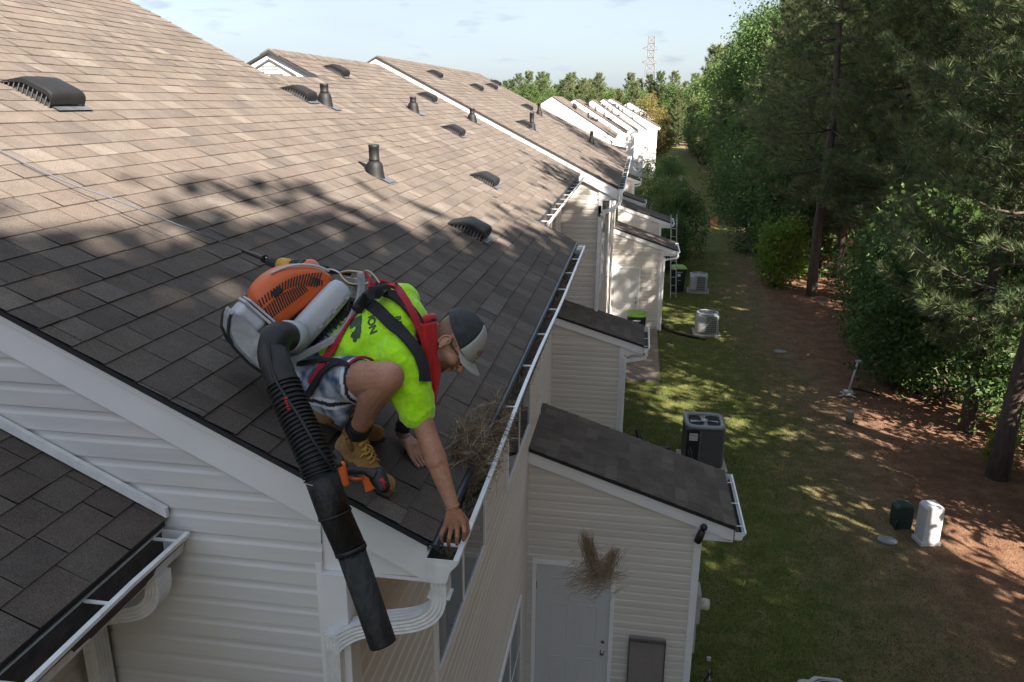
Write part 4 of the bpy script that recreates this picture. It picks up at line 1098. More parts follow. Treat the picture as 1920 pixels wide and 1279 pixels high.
# top rim with opening
mb = MB()
n = 32; vo = []
def rr(a, w, r):  # rounded square
    c, s_ = cos(a), sin(a); e = 6.0
    k = (abs(c) ** e + abs(s_) ** e) ** (-1 / e); return V((c * k * w, s_ * k * w, 0))
for rad, z in ((.42, .93), (.425, .955), (.415, .985), (.36, .995), (.325, .985), (.315, .95)):
    vo += [rr(2 * pi * k / n, rad, 0) + V((0, 0, z)) for k in range(n)]
mb.add(vo, [(i * n + k, i * n + (k + 1) % n, (i + 1) * n + (k + 1) % n, (i + 1) * n + k) for i in range(5) for k in range(n)], smooth=True)
rim = mb.build('top_rim', simple('condenser_rim', (.17, .19, .22), .4), ac)
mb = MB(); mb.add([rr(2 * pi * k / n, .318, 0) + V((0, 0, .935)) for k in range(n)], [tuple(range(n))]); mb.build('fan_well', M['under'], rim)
mb = MB()
for r_ in (.07, .13, .19, .25, .31): mb.tube([(r_ * cos(a * pi / 12), r_ * sin(a * pi / 12), .968) for a in range(25)], .003, 5)
for a in range(12): mb.tube([(.05 * cos(a * pi / 6), .05 * sin(a * pi / 6), .968), (.33 * cos(a * pi / 6), .33 * sin(a * pi / 6), .964)], .0035, 5)
mb.build('fan_guard', M['black'], ac)
mb = MB(); mb.lathe([(.075, .945), (.085, .96), (.06, .985), (.02, .99)], n=16)
for a in range(4):
    t = a * pi / 2; c = V((cos(t), sin(t), 0)); s_ = V((-sin(t), cos(t), 0))
    mb.add([c * .07 + V((0, 0, .955)), c * .29 - s_ * .06 + V((0, 0, .95)), c * .29 + s_ * .07 + V((0, 0, .942)), c * .07 + s_ * .05 + V((0, 0, .945))], [(0, 1, 2, 3)])
mb.build('fan', M['ac_light'], ac)
mb = MB(); mb.bx(-.5, .5, -.5, .5, -.04, .05); mb.build('pad', M['concrete'], ac, bevel=.01)

def small_ac(label, x, y, rz):
    a = thing('air_conditioner', label, 'air conditioner', (x, y, 0), rz, None)
    mb = MB(); mb.bx(-.36, .36, -.36, .36, .07, .72); mb.build('cabinet', M['ac_light'], a, bevel=.09, seg=4)
    mb = MB()
    mb.bx(-.07, .27, -.368, -.355, .12, .68); mb.bx(.355, .368, -.25, .25, .12, .68)
    c = mb.build('coil_guard', M['dkgrey'], a)
    mb = MB()
    for k in range(8): mb.bx(-.075, .275, -.374, -.3685, .13 + k * .072, .142 + k * .072); mb.bx(.3685, .374, -.255, .255, .13 + k * .072, .142 + k * .072)
    for k in range(7): mb.bx(-.07 + k * .055, -.06 + k * .055, -.377, -.3745, .12, .68)
    for k in range(9): mb.bx(.3745, .377, -.25 + k * .06, -.24 + k * .06, .12, .68)
    mb.build('guard_bars', M['ac_light'], c)
    mb = MB(); mb.lathe([(.375, .70), (.385, .72), (.375, .745), (.31, .765), (.30, .75)], n=8, R=Matrix.Rotation(radians(22.5), 3, 'Z'), smooth=False); mb.build('top_cover', M['ac_light'], a)
    mb = MB(); mb.lathe([(.30, .752), (.30, .757)], n=20); f = mb.build('fan_well', M['dkgrey'], a)
    mb = MB()
    for r_ in (.06, .11, .16, .21, .26): mb.tube([(r_ * cos(q * pi / 10), r_ * sin(q * pi / 10), .768) for q in range(21)], .006, 4)
    mb.build('fan_guard', M['ac_light'], a)
    mb = MB(); mb.bx(-.44, .44, -.44, .44, -.03, .07); mb.build('pad', M['concrete'], a, bevel=.01)
    return a
small_ac('light grey air conditioner beside the black hose, nearer of the two pale ones', 2.48, 26.3, radians(2))
small_ac('light grey air conditioner beside the tall green-lidded bin', 2.60, 32.6, radians(-3))
# unit at the lower border: only its top shows
small_ac('white-topped air conditioner cut off by the bottom border', 2.56, 8.22, radians(0))

def wheelie(label, x, y, rz):
    b = thing('trash_bin', label, 'trash bin', (x, y, 0), rz, None)
    mb = MB()
    mb.add([(-.23, -.25, .06), (.23, -.25, .06), (.23, .25, .06), (-.23, .25, .06), (-.29, -.33, .95), (.29, -.33, .95), (.29, .36, .95), (-.29, .36, .95)],
           [(3, 2, 1, 0), (0, 1, 5, 4), (1, 2, 6, 5), (2, 3, 7, 6), (3, 0, 4, 7), (4, 5, 6, 7)])
    mb.build('bin_body', simple('bin_body_dark', (.012, .02, .022), .5), b, bevel=.02)
    mb = MB(); mb.bx(-.31, .31, -.36, .37, .955, 1.0); mb.add([(-.29, -.34, 1.0), (.29, -.34, 1.0), (.29, .35, 1.0), (-.29, .35, 1.0), (-.2, -.24, 1.05), (.2, -.24, 1.05), (.2, .25, 1.05), (-.2, .25, 1.05)], [(0, 1, 5, 4), (1, 2, 6, 5), (2, 3, 7, 6), (3, 0, 4, 7), (4, 5, 6, 7)])
    mb.build('bin_lid', M['bin_green'], b, bevel=.015)
    mb = MB(); mb.tube([(-.24, .4, .93), (.24, .4, .93)], .018, 8); mb.build('bin_handle', M['black'], b)
    for s_ in (-.26, .26):
        w = MB(); w.lathe([(.11, -.025), (.11, .025)], (s_, .3, .11), 18, R=Matrix.Rotation(radians(90), 3, 'Y')); w.build('wheel', M['black'], b)
    mb = MB(); mb.box((.0, -.322, .72), (.12, .004, .12), R=Matrix.Rotation(radians(-5), 3, 'X')); mb.box((.0, -.333, .84), (.26, .004, .03), R=Matrix.Rotation(radians(-5), 3, 'X')); mb.box((.02, -.29, .5), (.14, .004, .012), R=Matrix.Rotation(radians(-5), 3, 'X')); mb.build('bin_sticker', simple('sticker', (.4, .45, .45), .5), b)
    return b
wheelie('green-lidded black bin on the patio before the third shed door', .14, 24.7, radians(3))
wheelie('tall green-lidded black bin on the grass beside the ladder', 1.77, 32.55, radians(4))

# ladder
ld = thing('ladder', 'silver aluminium ladder leaning on the fourth shed gutter', 'ladder', (1.56, 31.15, 0))
p0 = V((-.10, .0, 0)); p1 = V((.12, .12, 0)); top = V((-.17, .26, 3.25))
mb = MB(); mb.tube([p0, p0 + top], .024, 6, smooth=False); mb.build('ladder_rail', M['ac_light'], ld)
mb = MB(); mb.tube([p1, p1 + top], .024, 6, smooth=False); mb.build('ladder_rail', M['ac_light'], ld)
for k in range(10):
    t = .06 + k * .097; mb = MB(); mb.tube([p0 + top * t, p1 + top * t], .015, 6, smooth=False); mb.build('ladder_rung', M['ac_light'], ld)
# drain hoses
for nm, pts, lb in (('drain_hose', [(1.0, 26.75, .25), (1.1, 26.6, .06), (1.4, 26.15, .06), (1.85, 25.75, .06), (2.4, 25.5, .05)], 'black corrugated drain hose on the grass by the third shed corner'),
                    ('drain_hose', [(.25, 16.9, .3), (.4, 16.6, .07), (.7, 16.5, .06), (.98, 16.55, .05)], 'short black drain hose at the second shed corner')):
    mb = MB(); q = catmull([V(p) for p in pts], 14); mb.tube(q, [.05 + .008 * (i % 2) for i in range(len(q))], 10)
    tag(mb.build(nm, M['black']), lb, 'hose')
# meter box and vent cap on the nearest shed wall
mt2 = thing('meter_box', 'grey electrical meter box on the outer wall of the nearest shed', 'meter box', (.93, 9.05, 1.15))
mb = MB(); mb.bx(0, .12, -.14, .14, -.1, .35); mb.build('box', M['ac_light'], mt2, bevel=.012)
mb = MB(); mb.bx(0, .09, -.12, .12, -.55, -.12); mb.build('lower_box', M['ac_light'], mt2, bevel=.012)
mb = MB(); mb.lathe([(.075, 0), (.075, .09), (.06, .12)], (.12, 0, .12), 18, R=Matrix.Rotation(radians(90), 3, 'Y')); mb.build('meter', simple('meter_glass', (.5, .48, .4), .3), mt2)
mb = MB(); mb.tube([(.04, 0, -.55), (.04, 0, -1.15)], .025, 8); mb.build('conduit', M['ac_light'], mt2)
# rail object near the lower border
rl = thing('metal_rail', 'dark metal bracket rail lying against the nearest shed at the bottom border', 'rail', (1.08, 8.95, .0))
mb = MB(); mb.box((.12, -.1, .32), (.03, .6, .05), R=Matrix.Rotation(radians(-55), 3, 'X')); mb.box((.16, -.1, .32), (.01, .6, .012), R=Matrix.Rotation(radians(-55), 3, 'X')); mb.build('rail', M['dkgrey'], rl)
for k in range(3):
    mb = MB(); mb.box((.14, -.24 + k * .14, .12 + k * .19), (.05, .03, .05)); mb.build('clip', M['ac_light'], rl)
# grey panel leaning beside the shed door
gp = thing('storm_panel', 'flat grey panel leaning on the nearest shed wall beside the door', 'panel', (.39, 8.25, 0))
R_ = Matrix.Rotation(radians(-5), 3, 'X')
mb = MB(); mb.box((0, -.03, .62), (.44, .02, 1.24), R=R_); mb.build('panel', simple('panel_grey', (.2, .175, .165), .7, bump=.2, bscale=25), gp, bevel=.004)
mb = MB()
for a, b_, c_, d_ in ((-.22, .22, 1.225, 1.24), (-.22, -.205, 0, 1.224), (.205, .22, 0, 1.224)): mb.box(((a + b_) / 2, -.032, (c_ + d_) / 2), (b_ - a, .03, d_ - c_), R=R_)
mb.build('panel_frame', M['dkgrey'], gp)
# security camera
sc = thing('security_camera', 'small black security camera on the nearest shed corner under the rake', 'camera', (.90, 8.30, 2.80))
mb = MB(); mb.ell((.03, -.04, .0), (.042, .042, .042)); mb.build('mount', M['black'], sc)
mb = MB(); R3 = Matrix.Rotation(radians(18), 3, 'Y'); mb.lathe([(.03, -.09), (.042, -.085), (.044, .0), (.04, .06), (.02, .075)], (-.005, -.06, -.10), 16, R=R3); mb.build('camera_body', M['black'], sc)
# utility pedestals
ub = thing('utility_box', 'white utility pedestal standing on the straw at the right', 'utility box', (5.34, 13.45, 0), radians(12))
mb = MB(); mb.prism([(-.15, -.13, 0), (.17, -.13, 0), (.17, -.13, .70), (.12, -.13, .75), (-.11, -.13, .75), (-.15, -.13, .70)], (0, .28, 0)); mb.build('housing', M['box_white'], ub, bevel=.02, seg=3)
mb = MB()
for k in range(10): mb.bx(-.153, -.145, -.1, .1, .12 + k * .055, .14 + k * .055)
mb.bx(-.17, .19, -.15, .17, -.02, .06); mb.build('base_skirt', M['box_white'], ub)
ug = thing('utility_box', 'low dark green cable pedestal left of the white one', 'utility box', (5.06, 13.95, 0), radians(8))
mb = MB(); mb.prism([(-.15, -.12, 0), (.15, -.12, 0), (.16, -.12, .40), (.12, -.12, .46), (-.12, -.12, .46), (-.16, -.12, .40)], (0, .26, 0)); mb.build('housing', M['box_green'], ug, bevel=.02)
mb = MB(); mb.bx(-.16, -.12, -.15, -.11, .0, .2); mb.tube(catmull([(-.15, -.16, .2), (-.2, -.18, .12), (-.16, -.2, .04)]), .015, 6); mb.build('lock_box', M['black'], ug)
pd = thing('pipe_stub', 'short capped concrete-coloured pipe standing in the straw', 'pipe stub', (5.33, 18.95, 0))
mb = MB(); mb.lathe([(.085, 0), (.085, .3), (.075, .31)], n=16); mb.build('stub', simple('stub_tan', (.22, .19, .14), .8), pd)
mb = MB(); mb.lathe([(.095, .27), (.095, .315), (.06, .325)], n=16); mb.build('cap', simple('stub_cap', (.26, .23, .17), .8), pd)
for x, y, s_, l in ((4.67, 13.35, .17, 'oval grey ground cover in the grass near the utility boxes'), (4.62, 24.6, .2, 'small flat grey cover in the far lawn')):
    mb = MB(); mb.lathe([(s_, 0), (s_, .03), (s_ * .9, .04)], n=18, sy=.8); o = mb.build('valve_cover', simple('cover_grey', (.17, .18, .18), .8)); o.location = (x, y, 0); tag(o, l, 'cover')
# metal stand with pole
an = thing('metal_stand', 'grey metal stand with a slanting pole at the thicket edge', 'stand', (5.75, 20.9, 0))
mb = MB(); mb.tube([(.0, 0, .12), (.22, .3, .85)], .028, 8); mb.box((.24, .33, .88), (.14, .06, .05)); mb.build('pole', M['ac_light'], an)
mb = MB(); mb.tube([(-.25, -.12, .03), (.25, .12, .05)], .022, 6); mb.tube([(-.15, .2, .03), (.15, -.2, .05)], .022, 6); mb.bx(-.12, .1, -.1, .08, .03, .16); mb.build('foot', M['ac_light'], an)
mb = MB(); mb.tube(catmull([(.1, .05, .2), (.4, .1, .14), (.8, .05, .05)]), .03, 8); mb.build('black_tube', M['black'], an)
wp = MB(); wp.bx(-.04, .04, -.04, .04, 0, .75); wp.box((.22, 0, .45), (.4, .04, .5)); o = wp.build('wooden_post', M['wood_post']); o.location = (4.6, 52, gz(4, 52)); tag(o, 'brown wooden post and board at the far lawn edge', 'post')
# deck railing far away
fr = thing('deck_railing', 'white deck railing beyond the shrubs by the far lawn', 'railing', (3.4, 92, gz(0, 92)))
mb = MB(); mb.bx(-1.3, 1.3, -.05, .05, 1.0, 1.12); mb.bx(-1.3, 1.3, -.04, .04, .1, .2); mb.bx(-1.35, -1.2, -.08, .08, 0, 1.4); mb.bx(1.2, 1.35, -.08, .08, 0, 1.3); mb.bx(-.05, .1, -.08, .08, 0, 1.8)
for k in range(18): mb.bx(-1.2 + k * .135, -1.13 + k * .135, -.03, .03, .2, 1.0)
mb.build('railing', M['white'], fr)
mb = MB(); mb.bx(-1.3, 1.3, 0, 2.5, -.1, .02); mb.build('deck', M['white_dirty'], fr)
# satellite dish
sd = thing('satellite_dish', 'grey satellite dish on a bent arm above the sixth shed', 'satellite dish', (.0, 45.4, 3.42))
Rd = Matrix.Rotation(radians(50), 3, 'Z') @ Matrix.Rotation(radians(62), 3, 'X')
dc = V((-.18, -.1, .55))
mb = MB(); mb.lathe([(.02, -.07), (.16, -.055), (.28, -.02), (.36, .03), (.365, .02), (.28, -.035), (.16, -.07), (.02, -.085)], dc, 26, R=Rd, sx=.85); mb.build('dish', M['ac_light'], sd)
mb = MB(); mb.tube(catmull([(-.3, 0, -.15), (.0, 0, -.05), (.1, 0, .15), (-.05, 0, .4), dc]), .025, 8); mb.build('mast', M['ac_light'], sd)
mb = MB(); mb.tube([dc + Rd @ V((0, -.34, 0)), dc + Rd @ V((0, -.3, .4))], .015, 6); mb.box(dc + Rd @ V((0, -.28, .42)), (.08, .08, .12)); mb.build('receiver_arm', M['dkgrey'], sd)
# ================================================================== the worker
def Yp(px, py, Y):
    d = ray(px, py); d = d * (Y / d.y); return d + V((0, 0, 7.4))

PB = V((-1.05, 2.95, 5.92))
man = thing('person', 'crouching worker in neon yellow shirt, tie-dye shorts and trucker cap reaching into the gutter', 'person', PB)

def blob(mb, name, voxel, smooth, mat, parent, post=None, disp=None):
    """union of closed volumes -> one continuous skin"""
    me = mb.mesh(name + '_src'); o = bpy.data.objects.new(name + '_src', me); COL.objects.link(o)
    r = o.modifiers.new('r', 'REMESH'); r.mode = 'VOXEL'; r.voxel_size = voxel; r.adaptivity = 0
    for k_ in range(smooth):
        s = o.modifiers.new('s', 'SMOOTH'); s.factor = .6; s.iterations = 2
        s = o.modifiers.new('s', 'SMOOTH'); s.factor = -.56; s.iterations = 2
    s = o.modifiers.new('s', 'SMOOTH'); s.factor = .5; s.iterations = 2
    dg = bpy.context.evaluated_depsgraph_get(); dg.update()
    ev = o.evaluated_get(dg)
    m2 = bpy.data.meshes.new_from_object(ev, depsgraph=dg); m2.name = name
    bpy.data.objects.remove(o)
    n = len(m2.vertices); co = np.empty(n * 3, np.float32); m2.vertices.foreach_get('co', co); co = co.reshape(-1, 3)
    if disp is not None:
        no = np.empty(n * 3, np.float32); m2.vertices.foreach_get('normal', no); no = no.reshape(-1, 3)
        d = np.array([disp(V(c)) for c in co.tolist()], np.float32); co = co + no * d[:, None]
        m2.vertices.foreach_set('co', co.ravel())
    if post is not None:
        a = m2.attributes.new('col', 'FLOAT_COLOR', 'POINT')
        cols = np.array([(*post(V(c)), 1.0) for c in co.tolist()], np.float32)
        a.data.foreach_set('color', cols.ravel())
    m2.materials.clear(); m2.materials.append(mat)
    m2.polygons.foreach_set('use_smooth', [True] * len(m2.polygons))
    m2.update()
    ob = bpy.data.objects.new(name, m2); COL.objects.link(ob)
    bm_ = BVHTree.FromPolygons([V(c) for c in co.tolist()], [tuple(p.vertices) for p in m2.polygons])
    if parent is not None:
        m2.transform(parent_world(parent).inverted()); ob.parent = parent
    return ob, bm_

def attr_mat(name, rough, sss=0.0, bump=0.0, bscale=400, sheen=0.0, spec=.4, weave=0.0):
    mt, nt, b = new_mat(name); L = nt.links
    at = N(nt, 'ShaderNodeAttribute', attribute_name='col')
    tc = N(nt, 'ShaderNodeTexCoord')
    n1 = N(nt, 'ShaderNodeTexNoise', i_Scale=45.0, i_Detail=5.0, i_Roughness=.7); L.new(tc.outputs['Object'], n1.inputs['Vector'])
    mr = N(nt, 'ShaderNodeMapRange'); mr.inputs[1].default_value = .3; mr.inputs[2].default_value = .7; mr.inputs[3].default_value = .86; mr.inputs[4].default_value = 1.12
    L.new(n1.outputs['Fac'], mr.inputs[0])
    mx = N(nt, 'ShaderNodeMixRGB', blend_type='MULTIPLY'); mx.inputs[0].default_value = 1
    L.new(at.outputs['Color'], mx.inputs[1]); L.new(mr.outputs[0], mx.inputs[2]); L.new(mx.outputs[0], b.inputs['Base Color'])
    b.inputs['Roughness'].default_value = rough; b.inputs['Specular IOR Level'].default_value = spec
    if sss:
        b.inputs['Subsurface Weight'].default_value = sss; b.inputs['Subsurface Radius'].default_value = (.012, .005, .003); b.inputs['Subsurface Scale'].default_value = .6
    if sheen: b.inputs['Sheen Weight'].default_value = sheen
    if bump:
        n2 = N(nt, 'ShaderNodeTexNoise', i_Scale=float(bscale), i_Detail=3.0); L.new(tc.outputs['Object'], n2.inputs['Vector'])
        bp = N(nt, 'ShaderNodeBump', i_Strength=bump, i_Distance=.002); L.new(n2.outputs['Fac'], bp.inputs['Height']); L.new(bp.outputs[0], b.inputs['Normal'])
    return mt

# --- skeleton (world space)
ankR = V((-1.102, 2.86, 6.072)); kneeR = V((-.893, 2.72, 6.401)); hipR = V((-1.262, 2.97, 6.265))
ankL = V((-1.27, 3.02, 6.13)); kneeL = V((-.97, 3.25, 6.33)); hipL = V((-1.37, 3.22, 6.33))
pel = (hipR + hipL) / 2
shR = V((-.893, 2.885, 6.425)); shL = V((-.986, 3.22, 6.57)); neckb = V((-.875, 3.055, 6.50))
chest = V((-1.02, 3.06, 6.47))
elR = Yp(803, 822, 2.78); wrR = Yp(848, 948, 2.70)
elL = V((-.95, 3.27, 6.25)); wrL = Yp(753, 812, 3.19)
hU = V((.86, .08, .50)).normalized(); hF = V((.46, -.20, -.86)); hF = (hF - hU * hF.dot(hU)).normalized(); hR = hF.cross(hU).normalized()
hc = V((-.712, 3.02, 6.462))
HL = lambda f, r, u: hc + hF * f + hR * r + hU * u
HM = Matrix((hF, hR, hU)).transposed()
NB = V((-.457, -.457, .762)).normalized()

sk = MB()
# head
sk.ell(HL(-.005, 0, .03), (.098, .076, .098), R=HM, n=28, k=18)
sk.ell(HL(.030, 0, -.035), (.068, .060, .082), R=HM)
sk.ell(HL(.066, 0, -.098), (.026, .026, .020), R=HM)
for s_ in (-1, 1):
    sk.ell(HL(.052, .036 * s_, -.028), (.036, .026, .036), R=HM)
    sk.ell(HL(.01, .052 * s_, -.068), (.045, .014, .026), R=HM)
    sk.ell(HL(.102, .011 * s_, -.040), (.012, .008, .008), R=HM)
    sk.ell(HL(.079, .032 * s_, .012), (.013, .015, .010), R=HM)
    # ear
    E_ = lambda a, b, c: HL(a, (.078 + b) * s_, c)
    sk.ell(E_(-.012, .002, -.008), (.016, .006, .027), R=HM)
    for t in range(9):
        an = -2.2 + t * .5
        if t < 8: sk.cap(E_(-.014 - .019 * cos(an + 1.2), .009, -.004 + .029 * sin(an + 1.2)), E_(-.014 - .019 * cos(an + 1.7), .009, -.004 + .029 * sin(an + 1.7)), .0042, .0042, n=8)
    sk.ell(E_(-.002, .002, -.036), (.008, .005, .009), R=HM)
sk.cap(HL(.090, 0, .012), HL(.116, 0, -.030), .009, .014, n=12)
sk.ell(HL(.085, 0, .030), (.014, .046, .010), R=HM)
sk.ell(HL(.094, 0, -.062), (.011, .024, .0065), R=HM)
sk.ell(HL(.091, 0, -.075), (.010, .021, .007), R=HM)
sk.cap(HL(-.035, 0, -.045), neckb + V((0, 0, -.005)), .056, .066)
sk.cap(neckb, chest, .075, .12)
# trunk
sk.cap(chest, pel + V((.03, 0, .0)), .140, .13, flat=(NB, .66))
sk.cap(shR + (chest - shR) * .15, shL + (chest - shL) * .15, .07, .07)
# right arm
sk.ell(shR, (.062, .062, .062))
sk.cap(shR, elR, .056, .041); sk.ell(elR, (.043, .041, .043))
fm = elR.lerp(wrR, .33); sk.cap(elR, fm, .041, .044); sk.cap(fm, wrR, .043, .0265, flat=((0, 1, 0), .86))
sk.cap(shR.lerp(elR, .3), shR.lerp(elR, .6), .055, .046)
# right hand
kn = [(836, 984), (846.5, 988), (857.5, 987), (868, 980)]
mj = [(828, 1001), (842, 1008), (857, 1006), (871, 997)]
dj = [(827, 1013), (840.5, 1018), (856, 1014.5), (870, 1006)]
tp_ = [(830, 1022), (843, 1026.5), (857, 1021), (869, 1013)]
for i in range(4):
    K = Yp(*kn[i], 2.695 + .002 * i); A_ = Yp(*mj[i], 2.685); B_ = Yp(*dj[i], 2.70); T_ = Yp(*tp_[i], 2.72)
    sk.cap(wrR + V((0, 0, -.01)), K, .021, .0125, n=12)
    sk.cap(K, A_, .0105, .0092, n=12); sk.ell(A_, (.0098, .0098, .0098), n=10, k=8); sk.cap(A_, B_, .009, .0082, n=12); sk.cap(B_, T_, .0082, .0068, n=12)
    sk.ell(K + V((0, -.004, 0)), (.011, .010, .011), n=10, k=8)
th0_ = Yp(860, 962, 2.72); th1_ = Yp(874, 978, 2.745); th2_ = Yp(877, 996, 2.75); th3_ = Yp(871, 1010, 2.755)
sk.cap(th0_, th1_, .016, .0125, n=12); sk.cap(th1_, th2_, .012, .0105, n=12); sk.cap(th2_, th3_, .0105, .008, n=12)
# left arm and hand resting on the shingles
sk.cap(shL, elL, .054, .042); sk.ell(elL, (.043, .043, .043)); sk.cap(elL, elL.lerp(wrL, .35), .041, .043); sk.cap(elL.lerp(wrL, .35), wrL, .042, .026)
ud = V((cos(ANG), 0, -sin(ANG))); un = V((sin(ANG), 0, cos(ANG)))
pk_ = wrL + V((.035, -.045, -.035))
for i in range(4):
    off = V((.0, .019 * (i - 1.2), 0))
    base = wrL + V((.045, -.05, -.028)) + off + V((.012 * i, 0, -.006 * i)); 
    base.z = max(base.z, zA(base.x) + .030)
    d1 = V((.026, -.024, 0)); a_ = base + d1; a_.z = zA(a_.x) + .026; b_ = a_ + V((.022, -.016, 0)) * (1.1 - .1 * i); b_.z = zA(b_.x) + .014; c_ = b_ + V((.016, -.011, 0)); c_.z = zA(c_.x) + .0135
    sk.cap(wrL, base, .022, .013, n=12); sk.cap(base, a_, .011, .0098, n=12); sk.cap(a_, b_, .0095, .0085, n=12); sk.cap(b_, c_, .0085, .0072, n=12)
tb_ = wrL + V((.02, .02, -.02)); t2 = tb_ + V((.03, -.005, -.02)); t2.z = zA(t2.x) + .02; t3 = t2 + V((.03, -.012, 0)); t3.z = zA(t3.x) + .012
sk.cap(tb_, t2, .014, .011, n=12); sk.cap(t2, t3, .0105, .0085, n=12)
# legs
sk.ell(pel, (.14, .17, .12))
for h_, k_, a_ in ((hipR, kneeR, ankR), (hipL, kneeL, ankL)):
    sk.cap(h_, h_.lerp(k_, .5), .088, .080); sk.cap(h_.lerp(k_, .5), k_, .080, .061)
    sk.ell(k_ + (k_ - a_).normalized() * .004, (.0605, .0595, .0595))
    back = ((h_ - k_).normalized() - (a_ - k_).normalized() * (h_ - k_).normalized().dot((a_ - k_).normalized())).normalized()
    c_ = k_.lerp(a_, .34) + back * .016
    sk.cap(k_, c_, .0585, .057); sk.cap(c_, k_.lerp(a_, .72), .056, .039); sk.cap(k_.lerp(a_, .6), a_, .043, .035)
def skin_col(p):
    q = p - hc; f, r, u = q.dot(hF), q.dot(hR), q.dot(hU)
    c = V((.40, .205, .135))
    nz = noise.noise(p * 14) * .5 + .5
    c = c * (.84 + .32 * nz)
    c = c.lerp(V((.50, .19, .13)), .22 * max(0, noise.noise(p * 34)))
    if noise.noise(p * 190) > .42: c = c * .8
    if q.length < .16:
        c = V((.46, .235, .16))
        if u < -.022 and f > -.015 and not (abs(r) < .018 and -.084 < u < -.056 and f > .07 and False):
            k = min(1, (-.022 - u) / .025) * min(1, (f + .015) / .03)
            if f > .088 and -.082 < u < -.056: k *= .25
            st = .55 + .45 * (noise.noise(p * 260) * .5 + .5)
            c = c.lerp(V((.05, .03, .02)), k * .9 * st)
        if f < .0 and u > -.045 and u < .05 and not (abs(r) > .074 and f > -.04):
            c = c.lerp(V((.06, .04, .03)), .7)
        if abs(r) > .05 and -.005 < u < .03 and -.01 < f < .03: c = c.lerp(V((.10, .06, .04)), .6)
        if abs(r) > .05 and -.034 < f < -.026 and -.075 < u < -.03: c = V((.03, .025, .03))
        if f > .09 and -.083 < u < -.054 and abs(r) < .022: c = c.lerp(V((.42, .16, .12)), .5)
        if u < -.03 and f < -.01 and noise.noise(p * 55) > .18: c = c.lerp(V((.05, .05, .06)), .6)
    # finer tone on knuckles and knee
    if (p - kneeR).length < .07: c = c.lerp(V((.46, .20, .14)), .45 * (1 - (p - kneeR).length / .07))
    d = (p - elL).length
    if (p.y > 3.12 and p.z < 6.3 and p.x > -1.05 and p.x < -.88 and (p - wrL).length > .02 and p.z > wrL.z - .005):
        if noise.noise(p * 28) > -.15: c = c.lerp(V((.05, .04, .045)), .75)
    for t in tpts:
        if (p - t).length < .0075: c = V((.5, .33, .27))
    return c
tpts = []
M['skin'] = attr_mat('skin', .48, sss=.08, bump=.35, bscale=260, spec=.4)
body, body_bvh = blob(sk, 'body', .0028, 5, M['skin'], man, post=skin_col)

# --- shirt
sh = MB()
sh.cap(chest + V((.03, 0, .01)), pel + V((.07, .0, .015)), .172, .170, flat=(NB, .80))
sh.cap(shR + (chest - shR) * .1, shL + (chest - shL) * .1, .084, .084)
sh.cap(chest, neckb + V((-.012, 0, -.008)), .13, .083, flat=(NB, .8))
s2 = shR.lerp(elR, .30); s3 = shR.lerp(elR, .66)
sh.cap(shR, s2, .080, .086); sh.cap(s2, s3 + V((-.012, .005, .0)), .086, .076)
sh.cap(shL, shL.lerp(elL, .55), .078, .078)
# cloth hanging under the chest between arm and knee
sh.cap(V((-.96, 2.96, 6.40)), V((-.86, 2.92, 6.22)), .10, .065); sh.cap(V((-.96, 3.14, 6.42)), V((-.90, 3.10, 6.26)), .11, .08)
def shirt_disp(p):
    a = shR.lerp(elR, .4)
    w = .006 * noise.noise(V((p.x * 9 + p.z * 6, p.y * 4, p.z * 14)))
    rid = 1 - abs(noise.noise(V((p.x * 15 + p.z * 9, p.y * 7, p.z * 17 - p.x * 8)))) * 2.4
    w += .0034 * max(0, rid) ** 2
    d = (p - a); s = sin((d.x * 38 + d.z * 62) + 2.5 * noise.noise(p * 7))
    w += .005 * s * math.exp(-(d.length / .16) ** 2)
    w += .003 * sin(p.dot(V((60, 12, -70))) + 3 * noise.noise(p * 5)) * math.exp(-(((p - V((-1.12, 2.95, 6.36))).length) / .17) ** 2)
    return w
def neon(p):
    n_ = noise.noise(p * 9) * .5 + noise.noise(p * 31) * .35
    return V((.40, .80, .012)) * (1 + .16 * n_) - V((.03, .03, 0)) * max(0, noise.noise(p * 5 + V((4, 4, 4))))
M['shirt'] = attr_mat('neon_shirt', .75, bump=.25, bscale=900, sheen=.3, spec=.2)
shirt, shirt_bvh = blob(sh, 'shirt', .005, 4, M['shirt'], man, post=neon, disp=shirt_disp)

# --- shorts
so_ = MB()
so_.ell(pel + V((-.01, 0, .0)), (.165, .205, .135)); so_.cap(pel, pel + V((.09, 0, .07)), .15, .15, flat=(NB, .8))
tR = hipR.lerp(kneeR, .50); tL = hipL.lerp(kneeL, .62)
so_.cap(hipR, tR, .112, .098); so_.cap(hipL, tL, .112, .10)
so_.cap(hipR + V((.01, -.02, -.02)), Yp(634, 758, 2.84), .10, .062); so_.cap(Yp(634, 758, 2.84), Yp(640, 782, 2.82), .06, .034)
axR = (kneeR - hipR).normalized()
hemR = hipR.lerp(kneeR, .50) + axR * .075
def shorts_col(p):
    n1 = noise.noise(p * 16 + V((3, 1, 7))); n2 = noise.noise(p * 38)
    t = min(max(.48 + n1 * 1.25 + n2 * .45, 0), 1)
    c = V((.055, .09, .17)).lerp(V((.50, .55, .64)), t)
    if p.y < 3.05:
        # distance back from the hem, measured along the leg with the low drape folded in
        d = (hemR - p).dot(axR) - .30 * max(0, hemR.z - .02 - p.z)
        if d < .012: c = V((.62, .62, .64))
        elif d < .024: c = V((.02, .025, .045))
        elif d < .036: c = V((.62, .62, .64))
        # side stripe pair
        s = p.z - (6.245 + .10 * (p.x + 1.2))
        if d >= .036 and p.y < 2.98:
            if abs(s) < .008: c = V((.02, .025, .045))
            elif abs(s) < .02: c = V((.62, .62, .64))
    return c
